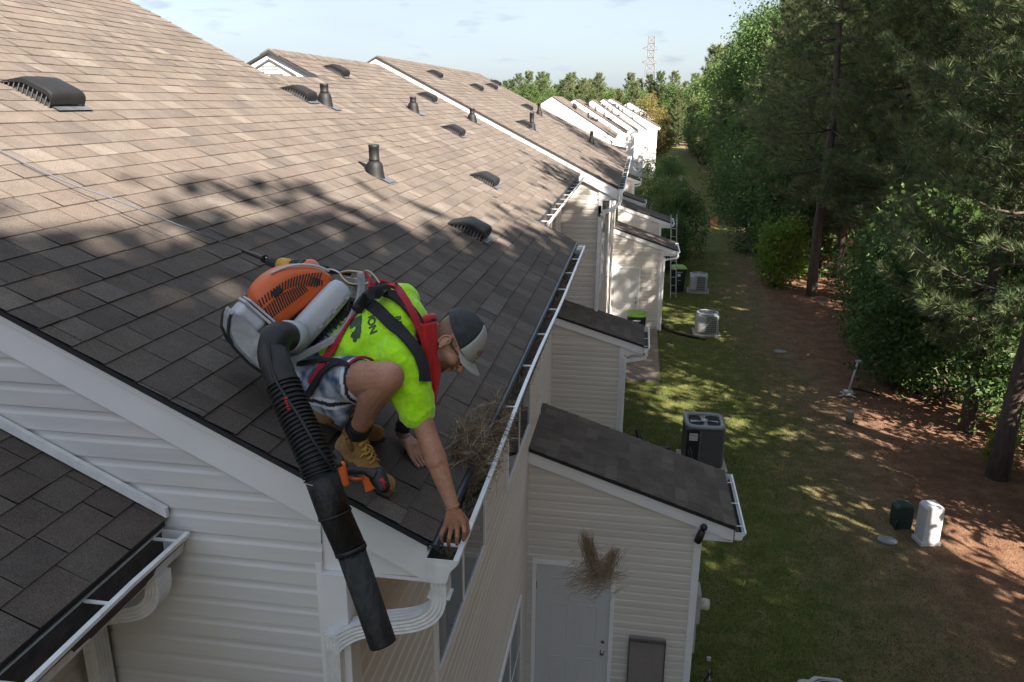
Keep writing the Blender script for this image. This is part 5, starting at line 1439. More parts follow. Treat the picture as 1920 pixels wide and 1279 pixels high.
def shorts_disp(p): return .006 * noise.noise(p * 11) + .003 * noise.noise(p * 25)
M['shorts'] = attr_mat('shorts_fabric', .8, bump=.3, bscale=700, spec=.2)
shorts, shorts_bvh = blob(so_, 'shorts', .005, 4, M['shorts'], man, post=shorts_col, disp=shorts_disp)
W = lambda mb, n, mt, par=man, **k: mb.build(n, mt, par, world=True, **k)
# red inner edge of the shorts
mb = MB(); e1 = axR.cross(V((0, 0, 1))).normalized(); e2 = e1.cross(axR)
pts = []
for k in range(18):
    a = -.6 + k * .12
    pts.append(hemR - axR * .004 + (e2 * cos(a) - e1 * sin(a)) * .088)
mb.tube(pts, .006, 6); W(mb, 'shorts_lining', simple('lining_red', (.32, .02, .05), .8))

# --- socks and boots
for nm, a, k in (('R', ankR, kneeR), ('L', ankL, kneeL)):
    d = (k - a).normalized(); mb = MB()
    st = [(a - d * .03, .046), (a + d * .01, .050), (a + d * .035, .0475), (a + d * .055, .0495), (a + d * .075, .0475), (a + d * .095, .049), (a + d * .105, .047)]
    mb.tube([p for p, r in st], [r for p, r in st], 20); W(mb, 'sock', M['blackm'])
def boot(ank, heel, toe, par):
    hz = zA(heel.x); tz = zA(toe.x)
    H_ = V((heel.x, heel.y, hz + .05)); T_ = V((toe.x, toe.y, tz + .042)); d = (T_ - H_).normalized(); side = d.cross(un).normalized()
    mb = MB()
    mb.ell(H_ + d * .02, (.046, .043, .05)); mb.cap(H_ + d * .02, H_.lerp(T_, .55) + un * .004, .047, .044); mb.cap(H_.lerp(T_, .5), T_ - d * .02, .045, .040, flat=(un, .85))
    mb.ell(T_ - d * .022, (.044, .046, .036))
    mb.cap(H_ + d * .035, ank + (ank - H_) * .30, .050, .056, flat=(d, 1.05)); mb.cap(H_.lerp(T_, .42) + un * .012, ank + d * .02, .042, .050)
    def bc(p):
        n_ = noise.noise(p * 22) * .5 + .5; return V((.30, .165, .055)) * (.72 + .5 * n_)
    bt, _ = blob(mb, 'boot', .004, 3, M['suede'], par, post=bc, disp=lambda p: .0025 * noise.noise(p * 45))
    s_ = MB(); out = []
    for k in range(24):
        t = 2 * pi * k / 24; c, s__ = cos(t), sin(t); w = .050 if c > 0 else .044
        out.append(H_.lerp(T_, .5) + d * c * ((T_ - H_).length / 2 + .035) + side * s__ * w * (1 if abs(c) < .8 else .95))
    lo = [p - un * ((p - V((p.x, p.y, zA(p.x)))).dot(un) - .013) for p in out]
    s_.prism(lo, un * .028); W(s_, 'boot_sole', M['sole'], par)
    # collar
    r_ = MB(); q = ank + (ank - H_) * .38; e = (ank - H_).normalized(); u1 = e.cross(side).normalized()
    r_.tube([q + (side * cos(t * pi / 10) * .056 + u1 * sin(t * pi / 10) * .058) + e * .012 * cos(t * pi / 5) for t in range(21)], .010, 7); W(r_, 'boot_collar', M['suede_c'], par)
    # laces
    l = MB(); f0 = H_.lerp(T_, .62) + un * .047; f1 = ank + d * .064 + un * .03
    for k in range(5):
        t = k / 4; c = f0.lerp(f1, t) + un * .004; c2 = f0.lerp(f1, min(t + .22, 1.05)) + un * .004
        l.tube([c - side * .030 - un * .010, c - side * .012 + un * .003, c2 + side * .012 + un * .003, c2 + side * .030 - un * .010], .0032, 6)
        l.tube([c + side * .030 - un * .010, c + side * .012 + un * .004, c2 - side * .012 + un * .004, c2 - side * .030 - un * .010], .0032, 6)
    l.tube(catmull([f1, f1 + side * .02 + d * .03 - un * .01, f1 + side * .035 + d * .03 - un * .04]), .003, 6)
    l.tube(catmull([f1, f1 - side * .01 + d * .035, f1 - side * .02 + d * .04 - un * .05, f1 - side * .03 + d * .045 - un * .07]), .003, 6)
    W(l, 'boot_laces', M['lace'], par)
M['suede'] = attr_mat('boot_suede', .9, bump=.5, bscale=500, sheen=.2, spec=.15)
M['suede_c'] = simple('boot_collar', (.20, .11, .04), .85)
M['sole'] = simple('boot_sole', (.10, .055, .03), .8)
M['lace'] = simple('boot_lace', (.50, .32, .08), .75)
boot(ankR, V((-1.150, 2.882, 0)), V((-.925, 2.765, 0)), man)
boot(ankL, V((-1.31, 3.03, 0)), V((-1.07, 3.10, 0)), man)

# wristbands
mb = MB(); dd = (wrL - elL).normalized(); mb.tube([wrL - dd * .05, wrL - dd * .03, wrL - dd * .026, wrL - dd * .006], [.034, .035, .032, .032], 18); W(mb, 'wristband', M['blackm'])
mb = MB(); dd = (wrR - elR).normalized(); e1 = dd.cross(V((0, 1, 0))).normalized(); e2 = dd.cross(e1)
mb.tube([wrR + dd * .004 + e1 * cos(t * pi / 12) * .0285 + e2 * sin(t * pi / 12) * .0265 for t in range(25)], .0016, 5); W(mb, 'bracelet', M['lace'])
# finger nails
mb = MB()
for i in range(4):
    T_ = Yp(*tp_[i], 2.712); mb.ell(T_ + V((0, -.0045, .004)), (.0045, .0025, .0055), n=8, k=6)
W(mb, 'fingernail', simple('nail_dirty', (.14, .07, .06), .5))

# --- cap
cp_ = MB()
nt_, nk_ = 40, 14
def dome(r1, r2, r3, u0, off=0):
    vs = []
    for k in range(nk_ + 1):
        ph = pi / 2 * k / nk_
        for j in range(nt_):
            t = 2 * pi * j / nt_
            z = sin(ph); c = cos(ph)
            vs.append(HL(r1 * c * cos(t) - .006, r2 * c * sin(t), u0 + r3 * z + .012 * (-cos(t)) * (1 - z)))
    return vs
vs = dome(.112, .090, .104, .040)
fs_all = [(k * nt_ + j, k * nt_ + (j + 1) % nt_, (k + 1) * nt_ + (j + 1) % nt_, (k + 1) * nt_ + j) for k in range(nk_) for j in range(nt_)]
def infront(f):
    j = f[0] % nt_; t = 2 * pi * (j + .5) / nt_; k = f[0] // nt_
    return cos(t) > .52 - .1 * (k / nk_)
cp_.add(vs, [f for f in fs_all if not infront(f)], smooth=True)
capo = W(cp_, 'cap', simple('cap_mesh', (.04, .043, .05), .7, var=.6, vscale=16, bump=.6, bscale=500))
md = capo.modifiers.new('t', 'SOLIDIFY'); md.thickness = .002
cf = MB(); cf.add(dome(.1135, .0915, .1055, .040), [f for f in fs_all if infront(f)], smooth=True)
q = W(cf, 'cap_front', simple('cap_grey', (.36, .36, .345), .8, var=.08, bump=.3, bscale=600), capo); md = q.modifiers.new('t', 'SOLIDIFY'); md.thickness = .002
br = MB(); nb_ = 16; rows = 7; vs = []
for i in range(rows + 1):
    t = i / rows
    for j in range(nb_ + 1):
        a = -1.12 + 2.24 * j / nb_
        f = .100 * cos(a) + .078 * t * (cos(a * .72)) - .004; r = .092 * sin(a) * (1 - .06 * t)
        vs.append(HL(f, r, .036 + .006 * t - .028 * (abs(sin(a)) ** 2) * (.35 + .65 * t) - .010 * t))
br.add(vs, [(i * (nb_ + 1) + j, i * (nb_ + 1) + j + 1, (i + 1) * (nb_ + 1) + j + 1, (i + 1) * (nb_ + 1) + j) for i in range(rows) for j in range(nb_)], smooth=True)
q = W(br, 'cap_brim', bpy.data.materials['cap_grey'], capo); md = q.modifiers.new('t', 'SOLIDIFY'); md.thickness = .0035
bt_ = MB(); bt_.ell(HL(-.006, 0, .146), (.007, .007, .004), R=HM); W(bt_, 'cap_button', M['blackm'], capo)
eb_ = MB()
for k, (a, b_) in enumerate(((.016, .030), (.022, .022), (.030, .032), (.040, .018))):
    for s_ in (-1, 1):
        an = s_ * (.10 + .12 * k); ph = radians(28)
        P = lambda a_, p_: HL(.1145 * cos(p_) * cos(a_) - .006, .0925 * cos(p_) * sin(a_), .040 + .1065 * sin(p_) - .012 * cos(a_) * (1 - sin(p_)))
        eb_.tube([P(an, ph - b_ * 4), P(an + .04, ph + b_ * 3)], .0028, 6)
eb_.tube([P(-.12, .28), P(0, .22), P(.14, .27)], .003, 6)
W(eb_, 'cap_emblem', simple('emblem_rust', (.20, .075, .04), .7), capo)
# sunglasses
sg = MB()
for s_ in (-1, 1):
    sg.ell(HL(.098, .030 * s_, .004), (.006, .023, .015), R=HM, n=16, k=8)
W(sg, 'sunglasses', M['glass'])
sgo = [x for x in kids(man) if x.name.startswith('sunglasses')][0]
sa = MB()
for s_ in (-1, 1):
    sa.tube([HL(.096, .050 * s_, .010), HL(.075, .066 * s_, .011), HL(.0, .083 * s_, .008), HL(-.02, .083 * s_, .0)], .0024, 6)
sa.tube([HL(.104, -.010, .010), HL(.104, .010, .010)], .002, 6)
W(sa, 'glasses_frame', M['black'], sgo)
sa = MB(); sa.tube([HL(.088, .0615, .013), HL(.062, .0755, .0135)], .0022, 6); W(sa, 'hinge_trim', M['knob'], sgo)
er_ = MB(); er_.ell(HL(-.004, .088, -.042), (.005, .003, .005), R=HM, n=10, k=6); W(er_, 'earring', M['black'])

# --- red neckerchief
nk = MB()
ax = (HL(-.035, 0, -.045) - neckb).normalized(); n1_ = ax.cross(V((0, 0, 1))).normalized(); n2_ = ax.cross(n1_)
cc = neckb.lerp(HL(-.035, 0, -.045), .38)
ringp = []
for k in range(25):
    t = 2 * pi * k / 24; ringp.append(cc + (n1_ * cos(t) * .068 + n2_ * sin(t) * .070) + ax * .006 * sin(3 * t))
nk.tube(ringp, [.017 + .002 * sin(k * 1.7) for k in range(25)], 10, caps=False)
rows = 26; cols_ = 14; vs = []
topc = Yp(802, 606, 2.93); botc = Yp(802, 772, 2.88)
for i in range(rows + 1):
    t = i / rows; c = topc.lerp(botc, t) + V((.010 * sin(t * 3.0), .02 * sin(t * pi), 0))
    w = .046 - .006 * t
    for j in range(cols_ + 1):
        s_ = j / cols_ * 2 - 1
        fold = .010 * sin(s_ * 6.5 + 1.2 * sin(t * 3)) * (.4 + .6 * t) + .004 * noise.noise(V((s_ * 3, t * 6, 2)))
        low = 0
        if i == rows: low = .022 * s_ - .006 * abs(sin(s_ * 4))
        vs.append(c + V((.62 * w * s_, .55 * w * s_ + fold, low + .012 * s_ * 0)) + V((.004 * sin(t * 9 + s_ * 3), 0, 0)))
nk.add(vs, [(i * (cols_ + 1) + j, i * (cols_ + 1) + j + 1, (i + 1) * (cols_ + 1) + j + 1, (i + 1) * (cols_ + 1) + j) for i in range(rows) for j in range(cols_)], smooth=True)
q = W(nk, 'neckerchief', simple('red_cloth', (.50, .008, .010), .8, var=.15, vscale=20, bump=.3, bscale=300, sheen=.2)); md = q.modifiers.new('t', 'SOLIDIFY'); md.thickness = .003

# --- harness straps laid over the shirt
def onto(bvhs, px, py, off=.004, fall=2.95):
    o = V((0, 0, 7.4)); d = ray(px, py).normalized(); best = None
    for b_ in bvhs:
        h = b_.ray_cast(o, d)
        if h[0] is not None and (best is None or h[3] < best[2]): best = (h[0], h[1], h[3])
    if best is None: p = Yp(px, py, fall); return p, -d
    n_ = best[1]
    if n_.dot(d) > 0: n_ = -n_
    return best[0] + n_ * off, n_
def strap(name, pix, w, mat, bvhs=None, off=.006, th=.004, par=None, fall=2.95, sub=5):
    bvhs = bvhs or [shirt_bvh]
    pn = [onto(bvhs, x, y, off, fall) for x, y in [(p.x, p.y) for p in catmull([(a, b, 0) for a, b in pix], sub)]]
    pts = [p for p, n_ in pn]; ns = [n_ for p, n_ in pn]
    # smooth
    for it in range(3):
        pts = [pts[0]] + [(pts[i - 1] + pts[i] * 2 + pts[i + 1]) / 4 for i in range(1, len(pts) - 1)] + [pts[-1]]
        ns = [ns[0]] + [(ns[i - 1] + ns[i] * 2 + ns[i + 1]).normalized() for i in range(1, len(ns) - 1)] + [ns[-1]]
    mb = MB(); vs = []
    for i, p in enumerate(pts):
        d = (pts[min(i + 1, len(pts) - 1)] - pts[max(i - 1, 0)]).normalized(); s_ = d.cross(ns[i]).normalized() * w / 2
        lift = ns[i] * th
        vs += [p - s_, p - s_ + lift, p + s_ + lift, p + s_]
    n = 4
    mb.add(vs, [(i * n + k, i * n + (k + 1) % n, (i + 1) * n + (k + 1) % n, (i + 1) * n + k) for i in range(len(pts) - 1) for k in range(n)] + [(3, 2, 1, 0), tuple((len(pts) - 1) * n + k for k in range(n))], smooth=False)
    return W(mb, name, mat, par or man)
M['web_red'] = simple('harness_red', (.38, .012, .03), .75, var=.2, vscale=30, bump=.4, bscale=350)
M['web_black'] = simple('harness_black', (.014, .015, .019), .85, var=.3, vscale=25, bump=.4, bscale=300)
har = W(MB().ell(Yp(690, 555, 3.06), (.03, .03, .02)), 'harness', M['web_black'])
SB = [shirt_bvh, shorts_bvh]
strap('shoulder_strap', [(676, 560), (705, 580), (730, 603), (755, 632), (778, 662), (789, 690), (792, 716)], .052, M['web_black'], off=.010, th=.012, par=har)
strap('shoulder_strap', [(690, 548), (715, 552), (742, 562), (764, 583), (780, 606), (790, 640)], .045, M['web_black'], off=.012, th=.012, par=har)
strap('red_strap', [(733, 535), (748, 552), (760, 575), (772, 597), (782, 625), (789, 650)], .034, M['web_red'], off=.022, th=.005, par=har)
strap('red_strap', [(668, 590), (650, 612), (632, 642), (612, 676), (598, 700), (585, 722)], .042, M['web_red'], bvhs=SB, off=.008, th=.004, par=har)
strap('waist_strap', [(560, 684), (590, 682), (620, 679), (640, 682), (652, 688)], .022, M['web_black'], bvhs=SB, off=.012, th=.005, par=har)
strap('thigh_strap', [(640, 684), (622, 690), (604, 706), (592, 724), (580, 740)], .030, M['web_black'], bvhs=SB, off=.012, th=.006, par=har)
mb = MB(); q0 = Yp(690, 548, 3.12)
for a_, b_, m_ in (((684, 556), (715, 536), 'web_black'), ((700, 566), (733, 540), 'web_black')):
    pass
pad = MB(); pad.tube(catmull([Yp(668, 582, 3.0), Yp(684, 560, 3.05), Yp(705, 545, 3.14), Yp(733, 542, 3.2), Yp(750, 562, 3.2)], 5), .022, 10); W(pad, 'shoulder_pad', M['web_black'], har)
lp = MB(); lp.tube(catmull([Yp(692, 548, 3.12), Yp(700, 534, 3.17), Yp(715, 528, 3.22), Yp(733, 533, 3.22), Yp(742, 548, 3.2)], 6), .009, 8); W(lp, 'webbing_loop', M['web_red'], har)
lp = MB(); lp.tube(catmull([Yp(690, 545, 3.12), Yp(694, 528, 3.16), Yp(688, 515, 3.2), Yp(680, 510, 3.2)], 5), .007, 8); W(lp, 'webbing_loop', M['web_red'], har)

# --- writing on the shirt back
aU = V((.879, -.11, .46)).normalized()
def shirt_text(body_, px, py, size, dirW, dirU, name='shirt_print', extrude=.0):
    cu = bpy.data.curves.new(name, 'FONT'); cu.body = body_; cu.size = size; cu.align_x = 'CENTER'; cu.align_y = 'CENTER'; cu.offset = size * .04
    o = bpy.data.objects.new(name, cu); COL.objects.link(o); dg = bpy.context.evaluated_depsgraph_get()
    me = bpy.data.meshes.new_from_object(o.evaluated_get(dg)); bpy.data.objects.remove(o)
    bm = bmesh.new(); bm.from_mesh(me)
    bmesh.ops.triangulate(bm, faces=bm.faces); bmesh.ops.subdivide_edges(bm, edges=bm.edges, cuts=2, use_grid_fill=True)
    c, n_ = onto([shirt_bvh], px, py, 0)
    for v in bm.verts:
        p = c + dirW * v.co.x + dirU * v.co.y
        h = shirt_bvh.ray_cast(p + n_ * .1, -n_)
        v.co = (h[0] + h[1] * .0018 * (1 if h[1].dot(n_) > 0 else -1)) if h[0] is not None else p
    bm.to_mesh(me); bm.free(); me.materials.clear(); me.materials.append(M['print'])
    ob = bpy.data.objects.new(name, me); COL.objects.link(ob); me.transform(parent_world(man).inverted()); ob.parent = shirt
    shirt_inv = parent_world(shirt); return ob
M['print'] = simple('shirt_print', (.045, .085, .05), .8)
_, nn_ = onto([shirt_bvh], 694, 612, 0)
dU = (V((.93, .05, .35)) - nn_ * V((.93, .05, .35)).dot(nn_)).normalized(); dW = dU.cross(nn_).normalized()
shirt_text('ION', 697, 608, .046, dW, dU)
shirt_text('RR', 747, 602, .036, dW, dU)
# emblem: a dark jagged field with a knocked-out R and strokes
def shirt_patch(poly, px, py, dW_, dU_, mat, lift, name):
    bm = bmesh.new(); vs = [bm.verts.new((x, y, 0)) for x, y in poly]; bm.faces.new(vs)
    bmesh.ops.triangulate(bm, faces=bm.faces); bmesh.ops.subdivide_edges(bm, edges=bm.edges, cuts=3, use_grid_fill=True)
    c, n_ = onto([shirt_bvh], px, py, 0)
    for v in bm.verts:
        p = c + dW_ * v.co.x + dU_ * v.co.y; h = shirt_bvh.ray_cast(p + n_ * .1, -n_)
        v.co = h[0] + n_ * lift if h[0] is not None else p
    me = bpy.data.meshes.new(name); bm.to_mesh(me); bm.free(); me.materials.append(mat); me.transform(parent_world(man).inverted())
    ob = bpy.data.objects.new(name, me); COL.objects.link(ob); ob.parent = shirt; return ob
shirt_patch([(-.06, .03), (-.02, .034), (.03, .032), (.052, .02), (.048, .004), (.056, -.012), (.044, -.026), (.03, -.024), (.02, -.036), (.004, -.028), (-.02, -.034), (-.06, -.03)], 667, 617, dW, dU, M['print'], .0015, 'shirt_emblem')
M['printy'] = simple('shirt_print_light', (.42, .86, .01), .75)
sv = M['print']; M['print'] = M['printy']; t_ = shirt_text('R', 662, 620, .040, dW, dU, 'emblem_letter'); 
for v in t_.data.vertices: v.co += nn_ * .0015
M['print'] = sv

# ================================================================== backpack blower
BU = V((.56, .5, .66)).normalized(); BN = V((-.6, -.25, .70)); BN = (BN - BU * BN.dot(BU)).normalized(); BW = BU.cross(BN).normalized()
BO = Yp(545, 700, 2.90) - BW * .16
Lb = lambda u, w, n: BO + BU * u + BW * w + BN * n
BM = Matrix((BU, BW, BN)).transposed()
blw = thing('leaf_blower', 'orange and grey backpack leaf blower on the crouching man, black tube over the roof edge', 'leaf blower', BO)
Wb = lambda mb, n, mt, par=None, **k: mb.build(n, mt, par or blw, world=True, **k)
M['b_orange'] = simple('blower_orange', (.60, .105, .018), .42, var=.14, vscale=9, spec=.5)
M['b_grey'] = simple('blower_grey', (.33, .34, .365), .5, var=.3, vscale=22, bump=.2, bscale=60)
M['b_white'] = simple('blower_pale', (.46, .48, .52), .45, var=.1, vscale=12)
M['b_black'] = simple('blower_black', (.008, .009, .0105), .55, var=.5, vscale=18, bump=.3, bscale=60)
M['b_tube'] = simple('blower_tube_scuffed', (.009, .010, .0105), .6, var=.75, vscale=28, bump=.9, bscale=45, stretch=(1, 1, .5))
def frame_strip(w0, w1, pts, th, mat, name):
    mb = MB(); vs = []
    for i, (u, n_) in enumerate(pts):
        a = pts[max(i - 1, 0)]; b = pts[min(i + 1, len(pts) - 1)]; d = V((b[0] - a[0], b[1] - a[1], 0)).normalized(); nn2 = (-d.y, d.x)
        for w, s_ in ((w0, 0), (w0, 1), (w1, 1), (w1, 0)):
            vs.append(Lb(u + nn2[0] * th * s_, w, n_ + nn2[1] * th * s_))
    mb.add(vs, [(i * 4 + k, i * 4 + (k + 1) % 4, (i + 1) * 4 + (k + 1) % 4, (i + 1) * 4 + k) for i in range(len(pts) - 1) for k in range(4)] + [(3, 2, 1, 0), tuple((len(pts) - 1) * 4 + k for k in range(4))])
    return Wb(mb, name, mat, bevel=.003)
arc = [(p.x, p.y) for p in catmull([(.0, .0, 0), (.06, -.02, 0), (.14, -.052, 0), (.235, -.080, 0), (.33, -.072, 0), (.41, -.045, 0), (.46, -.012, 0), (.50, .030, 0)], 3)]
frame_strip(.200, .232, [(a, b + .042) for a, b in arc], .026, M['b_grey'], 'back_frame')
frame_strip(-.165, -.135, arc, .026, M['b_grey'], 'back_frame')
frame_strip(-.134, .134, [(a, b + .006) for a, b in arc[3:-5]], .008, M['b_black'], 'back_pad')
frame_strip(-.05, .05, arc[-4:], .02, M['b_grey'], 'carry_handle')
# foot plate with rubber lip
fp = MB()
prof = [(.00, .0), (-.03, .02), (-.062, .07), (-.070, .15), (-.060, .24), (-.035, .29), (.01, .325), (.03, .332)]
for w0, w1 in ((-.165, .165),):
    vs = []
    for u, n_ in prof:
        vs += [Lb(u, w0, n_), Lb(u, w1, n_), Lb(u + .012, w1, n_), Lb(u + .012, w0, n_)]
    fp.add(vs, [(i * 4 + k, i * 4 + (k + 1) % 4, (i + 1) * 4 + (k + 1) % 4, (i + 1) * 4 + k) for i in range(len(prof) - 1) for k in range(4)] + [(3, 2, 1, 0), tuple((len(prof) - 1) * 4 + k for k in range(4))])
foot = Wb(fp, 'foot_plate', M['b_grey'], bevel=.003)
for w0 in (-.165, .165):
    rb_ = MB(); rb_.prism([Lb(u, w0, n_) for u, n_ in prof] + [Lb(.045, w0, .30), Lb(.035, w0, .15), Lb(.03, w0, .02)], BW * (-.006 if w0 > 0 else .006)); Wb(rb_, 'side_cheek', M['b_grey'], foot)
    rb_ = MB(); rb_.tube([Lb(u - .006, w0, n_) for u, n_ in prof], .007, 6); Wb(rb_, 'rubber_lip', M['b_black'], foot)
# fuel tank
ft = MB(); ft.box(Lb(.045, .02, .262), (.10, .25, .12), R=BM); tank = Wb(ft, 'fuel_tank', M['b_white'], bevel=.022, seg=4)
ft = MB(); ft.box(Lb(.098, .02, .255), (.012, .27, .145), R=BM); ft.box(Lb(.114, .02, .25), (.010, .262, .138), R=BM); Wb(ft, 'tank_flange', M['b_white'], tank, bevel=.004)
# fan housing (scroll) and grille
fh = MB(); fh.lathe([(.150, .0), (.162, .02), (.165, .06), (.158, .11), (.12, .125)], Lb(.235, 0, .0), 36, R=BM); hous = Wb(fh, 'fan_housing', M['b_black'])
gl_ = MB()
for k in range(44):
    a = 2 * pi * k / 44; p0_ = Lb(.235 + .166 * cos(a), .166 * sin(a), -.022); p1_ = Lb(.235 + .166 * cos(a), .166 * sin(a), .03)
    gl_.tube([p0_, p1_], .0028, 4)
for zz in (-.022, .004, .03): gl_.tube([Lb(.235 + .166 * cos(t * pi / 24), .166 * sin(t * pi / 24), zz) for t in range(49)], .0032, 4)
Wb(gl_, 'intake_grille', M['b_black'], hous)
# grey air duct along the near side
du = MB()
vs = []; stn = [(.115, .044, .052), (.13, .048, .055), (.20, .050, .056), (.32, .050, .055), (.385, .046, .052), (.41, .036, .040), (.418, .018, .02)]
for u, a_, b_ in stn:
    for k in range(20):
        t = 2 * pi * k / 20; c, s_ = cos(t), sin(t); e = 3.2; kk = (abs(c) ** e + abs(s_) ** e) ** (-1 / e)
        vs.append(Lb(u, .142 + c * kk * a_, .075 + s_ * kk * b_ + .02 * (u - .1)))
du.add(vs, [(i * 20 + k, i * 20 + (k + 1) % 20, (i + 1) * 20 + (k + 1) % 20, (i + 1) * 20 + k) for i in range(len(stn) - 1) for k in range(20)] + [tuple(range(19, -1, -1)), tuple((len(stn) - 1) * 20 + k for k in range(20))], smooth=True)
duct = Wb(du, 'air_duct', M['b_white'])
sm_ = MB()
for k in range(24):
    pass
sm_.box(Lb(.25, .197, .052), (.30, .006, .006), R=BM)
for u in (.14, .22, .30, .38): sm_.box(Lb(u, .199, .052), (.016, .010, .018), R=BM)
Wb(sm_, 'duct_seam', M['b_grey'], duct)
ca, cb2 = Lb(.128, .150, .078), Yp(521, 632, 2.71)
cl_ = MB(); cl_.tube([ca.lerp(cb2, t) for t in (.22, .25, .58, .62)], [.0605, .0665, .0665, .0615], 28); clm = Wb(cl_, 'hose_clamp', M['b_white'])
cl_ = MB(); cl_.box(ca.lerp(cb2, .42) + BW * .062, (.045, .016, .03), R=BM); Wb(cl_, 'clamp_latch', M['b_grey'], clm, bevel=.004)
# orange shroud
os_ = MB()
outl = [(.085, .150), (.080, .20), (.092, .27), (.118, .318), (.165, .338), (.225, .338), (.285, .322), (.335, .292), (.378, .248), (.405, .205), (.418, .160), (.415, .118), (.38, .105), (.2, .125)]
NS = 11
vs = []; cu_, cn_ = .245, .20
for i in range(NS + 1):
    t = i / NS * 2 - 1; sc_ = (1 - abs(t) ** 3.2) ** .42 if abs(t) < 1 else 0
    sc_ = max(sc_, .35) if abs(t) >= .999 else max(sc_, .5)
    for u, n_ in outl:
        vs.append(Lb(cu_ + (u - cu_) * (.80 + .20 * sc_), .135 * t, cn_ + (n_ - cn_) * (.55 + .45 * sc_)))
no_ = len(outl)
os_.add(vs, [(i * no_ + k, (i + 1) * no_ + k, (i + 1) * no_ + (k + 1) % no_, i * no_ + (k + 1) % no_) for i in range(NS) for k in range(no_)] + [tuple(range(no_)), tuple(NS * no_ + k for k in range(no_ - 1, -1, -1))], smooth=True)
shr = Wb(os_, 'engine_shroud', M['b_orange'], fixn=True)
md = shr.modifiers.new('sub', 'SUBSURF'); md.levels = md.render_levels = 2
dg = bpy.context.evaluated_depsgraph_get(); dg.update(); evs = shr.evaluated_get(dg); mes = evs.to_mesh()
mw_ = parent_world(blw); sb = BVHTree.FromPolygons([mw_ @ v.co for v in mes.vertices], [tuple(p.vertices) for p in mes.polygons]); evs.to_mesh_clear()
def slots(specs, mat, name, par, wd=.0038, lift=.0012):
    mb = MB()
    for a, b in specs:
        pts = []; ns = []
        for t in range(6):
            x = a[0] + (b[0] - a[0]) * t / 5; y = a[1] + (b[1] - a[1]) * t / 5
            o = V((0, 0, 7.4)); d = ray(x, y).normalized(); h = sb.ray_cast(o, d)
            if h[0] is None: continue
            n_ = h[1] if h[1].dot(d) < 0 else -h[1]
            pts.append(h[0] + n_ * lift); ns.append(n_)
        if len(pts) < 3: continue
        vs = []
        for i, p in enumerate(pts):
            d = (pts[min(i + 1, len(pts) - 1)] - pts[max(i - 1, 0)]).normalized(); s_ = d.cross(ns[i]).normalized() * wd
            vs += [p - s_, p + s_]
        mb.add(vs, [(2 * i, 2 * i + 1, 2 * i + 3, 2 * i + 2) for i in range(len(pts) - 1)])
    return Wb(mb, name, mat, par)
sp = []
for k in range(22):      # upper row, fanned
    t = k / 21; ax_, ay_ = 485 + 118 * t, 562 - 51 * t - 14 * sin(pi * t); bx_, by_ = 487 + 112 * t, 575 - 36 * t - 16 * sin(pi * t)
    sp.append(((ax_, ay_), (bx_ + 4 * (1 - t) - 6 * t, by_)))
for k in range(19):      # lower row, parallel slanting
    t = k / 18; sp.append(((492 + 76 * t, 581 - 46 * t - 8 * sin(pi * t)), (503 + 74 * t, 601 - 56 * t + 1)))
for k in range(6):
    sp.append(((584 + 4 * k, 518 + 1.5 * k), (578 + 5 * k, 536 + 1.0 * k - k)))
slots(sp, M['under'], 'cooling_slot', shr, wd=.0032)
ob_ = MB(); 
slots([((510, 551), (526, 539)), ((513, 556), (529, 544))], M['b_black'], 'shroud_latch', shr, wd=.008, lift=.004)
rd_ = MB(); rd_.tube(catmull([Lb(.42, .10, .16), Lb(.40, .112, .21), Lb(.36, .118, .262), Lb(.31, .11, .30), Lb(.25, .10, .325)], 5), .006, 8); Wb(rd_, 'shroud_rib', M['b_white'], shr)
oc = MB(); oc.ell(Lb(.345, -.03, .205), (.085, .085, .055), R=BM); toc = Wb(oc, 'top_cover', M['b_orange'])
oc = MB(); oc.ell(Lb(.375, -.02, .250), (.03, .025, .010), R=BM); Wb(oc, 'cover_recess', M['b_black'], toc)
af = MB(); af.box(Lb(.17, -.17, .22), (.17, .06, .14), R=BM); Wb(af, 'air_filter', simple('filter_blue', (.035, .045, .06), .5), bevel=.02, seg=3)
en = MB(); en.box(Lb(.24, .0, .16), (.26, .20, .14), R=BM); Wb(en, 'engine', M['b_black'], bevel=.01)
# elbow, pleated hose and tube
e0 = Lb(.088, .168, .072)
pth = catmull([Lb(.128, .150, .078), ca.lerp(cb2, .5), Yp(520, 632, 2.71), Yp(512, 660, 2.66), Yp(519, 690, 2.60), Yp(533, 725, 2.56)], 6)
el_ = MB(); el_.tube(pth[3:], .0575, 22); elb = Wb(el_, 'elbow', M['b_black'])
hp = catmull([Yp(530, 718, 2.565), Yp(548, 765, 2.52), Yp(568, 810, 2.475), Yp(588, 855, 2.43), Yp(602, 895, 2.40)], 12)
hs = MB(); pts = []; rads = []
for i in range(len(hp) - 1):
    for q_ in range(2):
        pts.append(hp[i].lerp(hp[i + 1], q_ / 2)); 
tot = len(pts)
rads = [(.0625 if (i // 2) % 2 else .053) for i in range(tot)]
hs.tube(pts, rads, 24, smooth=False); hose = Wb(hs, 'pleated_hose', M['b_black'])
a0, a1 = Yp(602, 893, 2.40), Yp(628, 965, 2.35); a2 = Yp(657, 1030, 2.31); a3 = Yp(718, 1208, 2.24)
tb2 = MB(); tb2.tube([a0, a0.lerp(a1, .5), a1, a1, a2], [.0585, .058, .0575, .0555, .0545], 26); tb2.tube([a2, a2, a2.lerp(a3, .98), a3], [.0545, .0500, .0475, .0475], 26, caps=True)
tub = Wb(tb2, 'blower_tube', M['b_tube'])
ti = MB(); dd = (a3 - a2).normalized(); ti.tube([a3 + dd * .0005, a3 + dd * .001], [.0435, .0435], 24); Wb(ti, 'tube_opening', M['under'], tub)
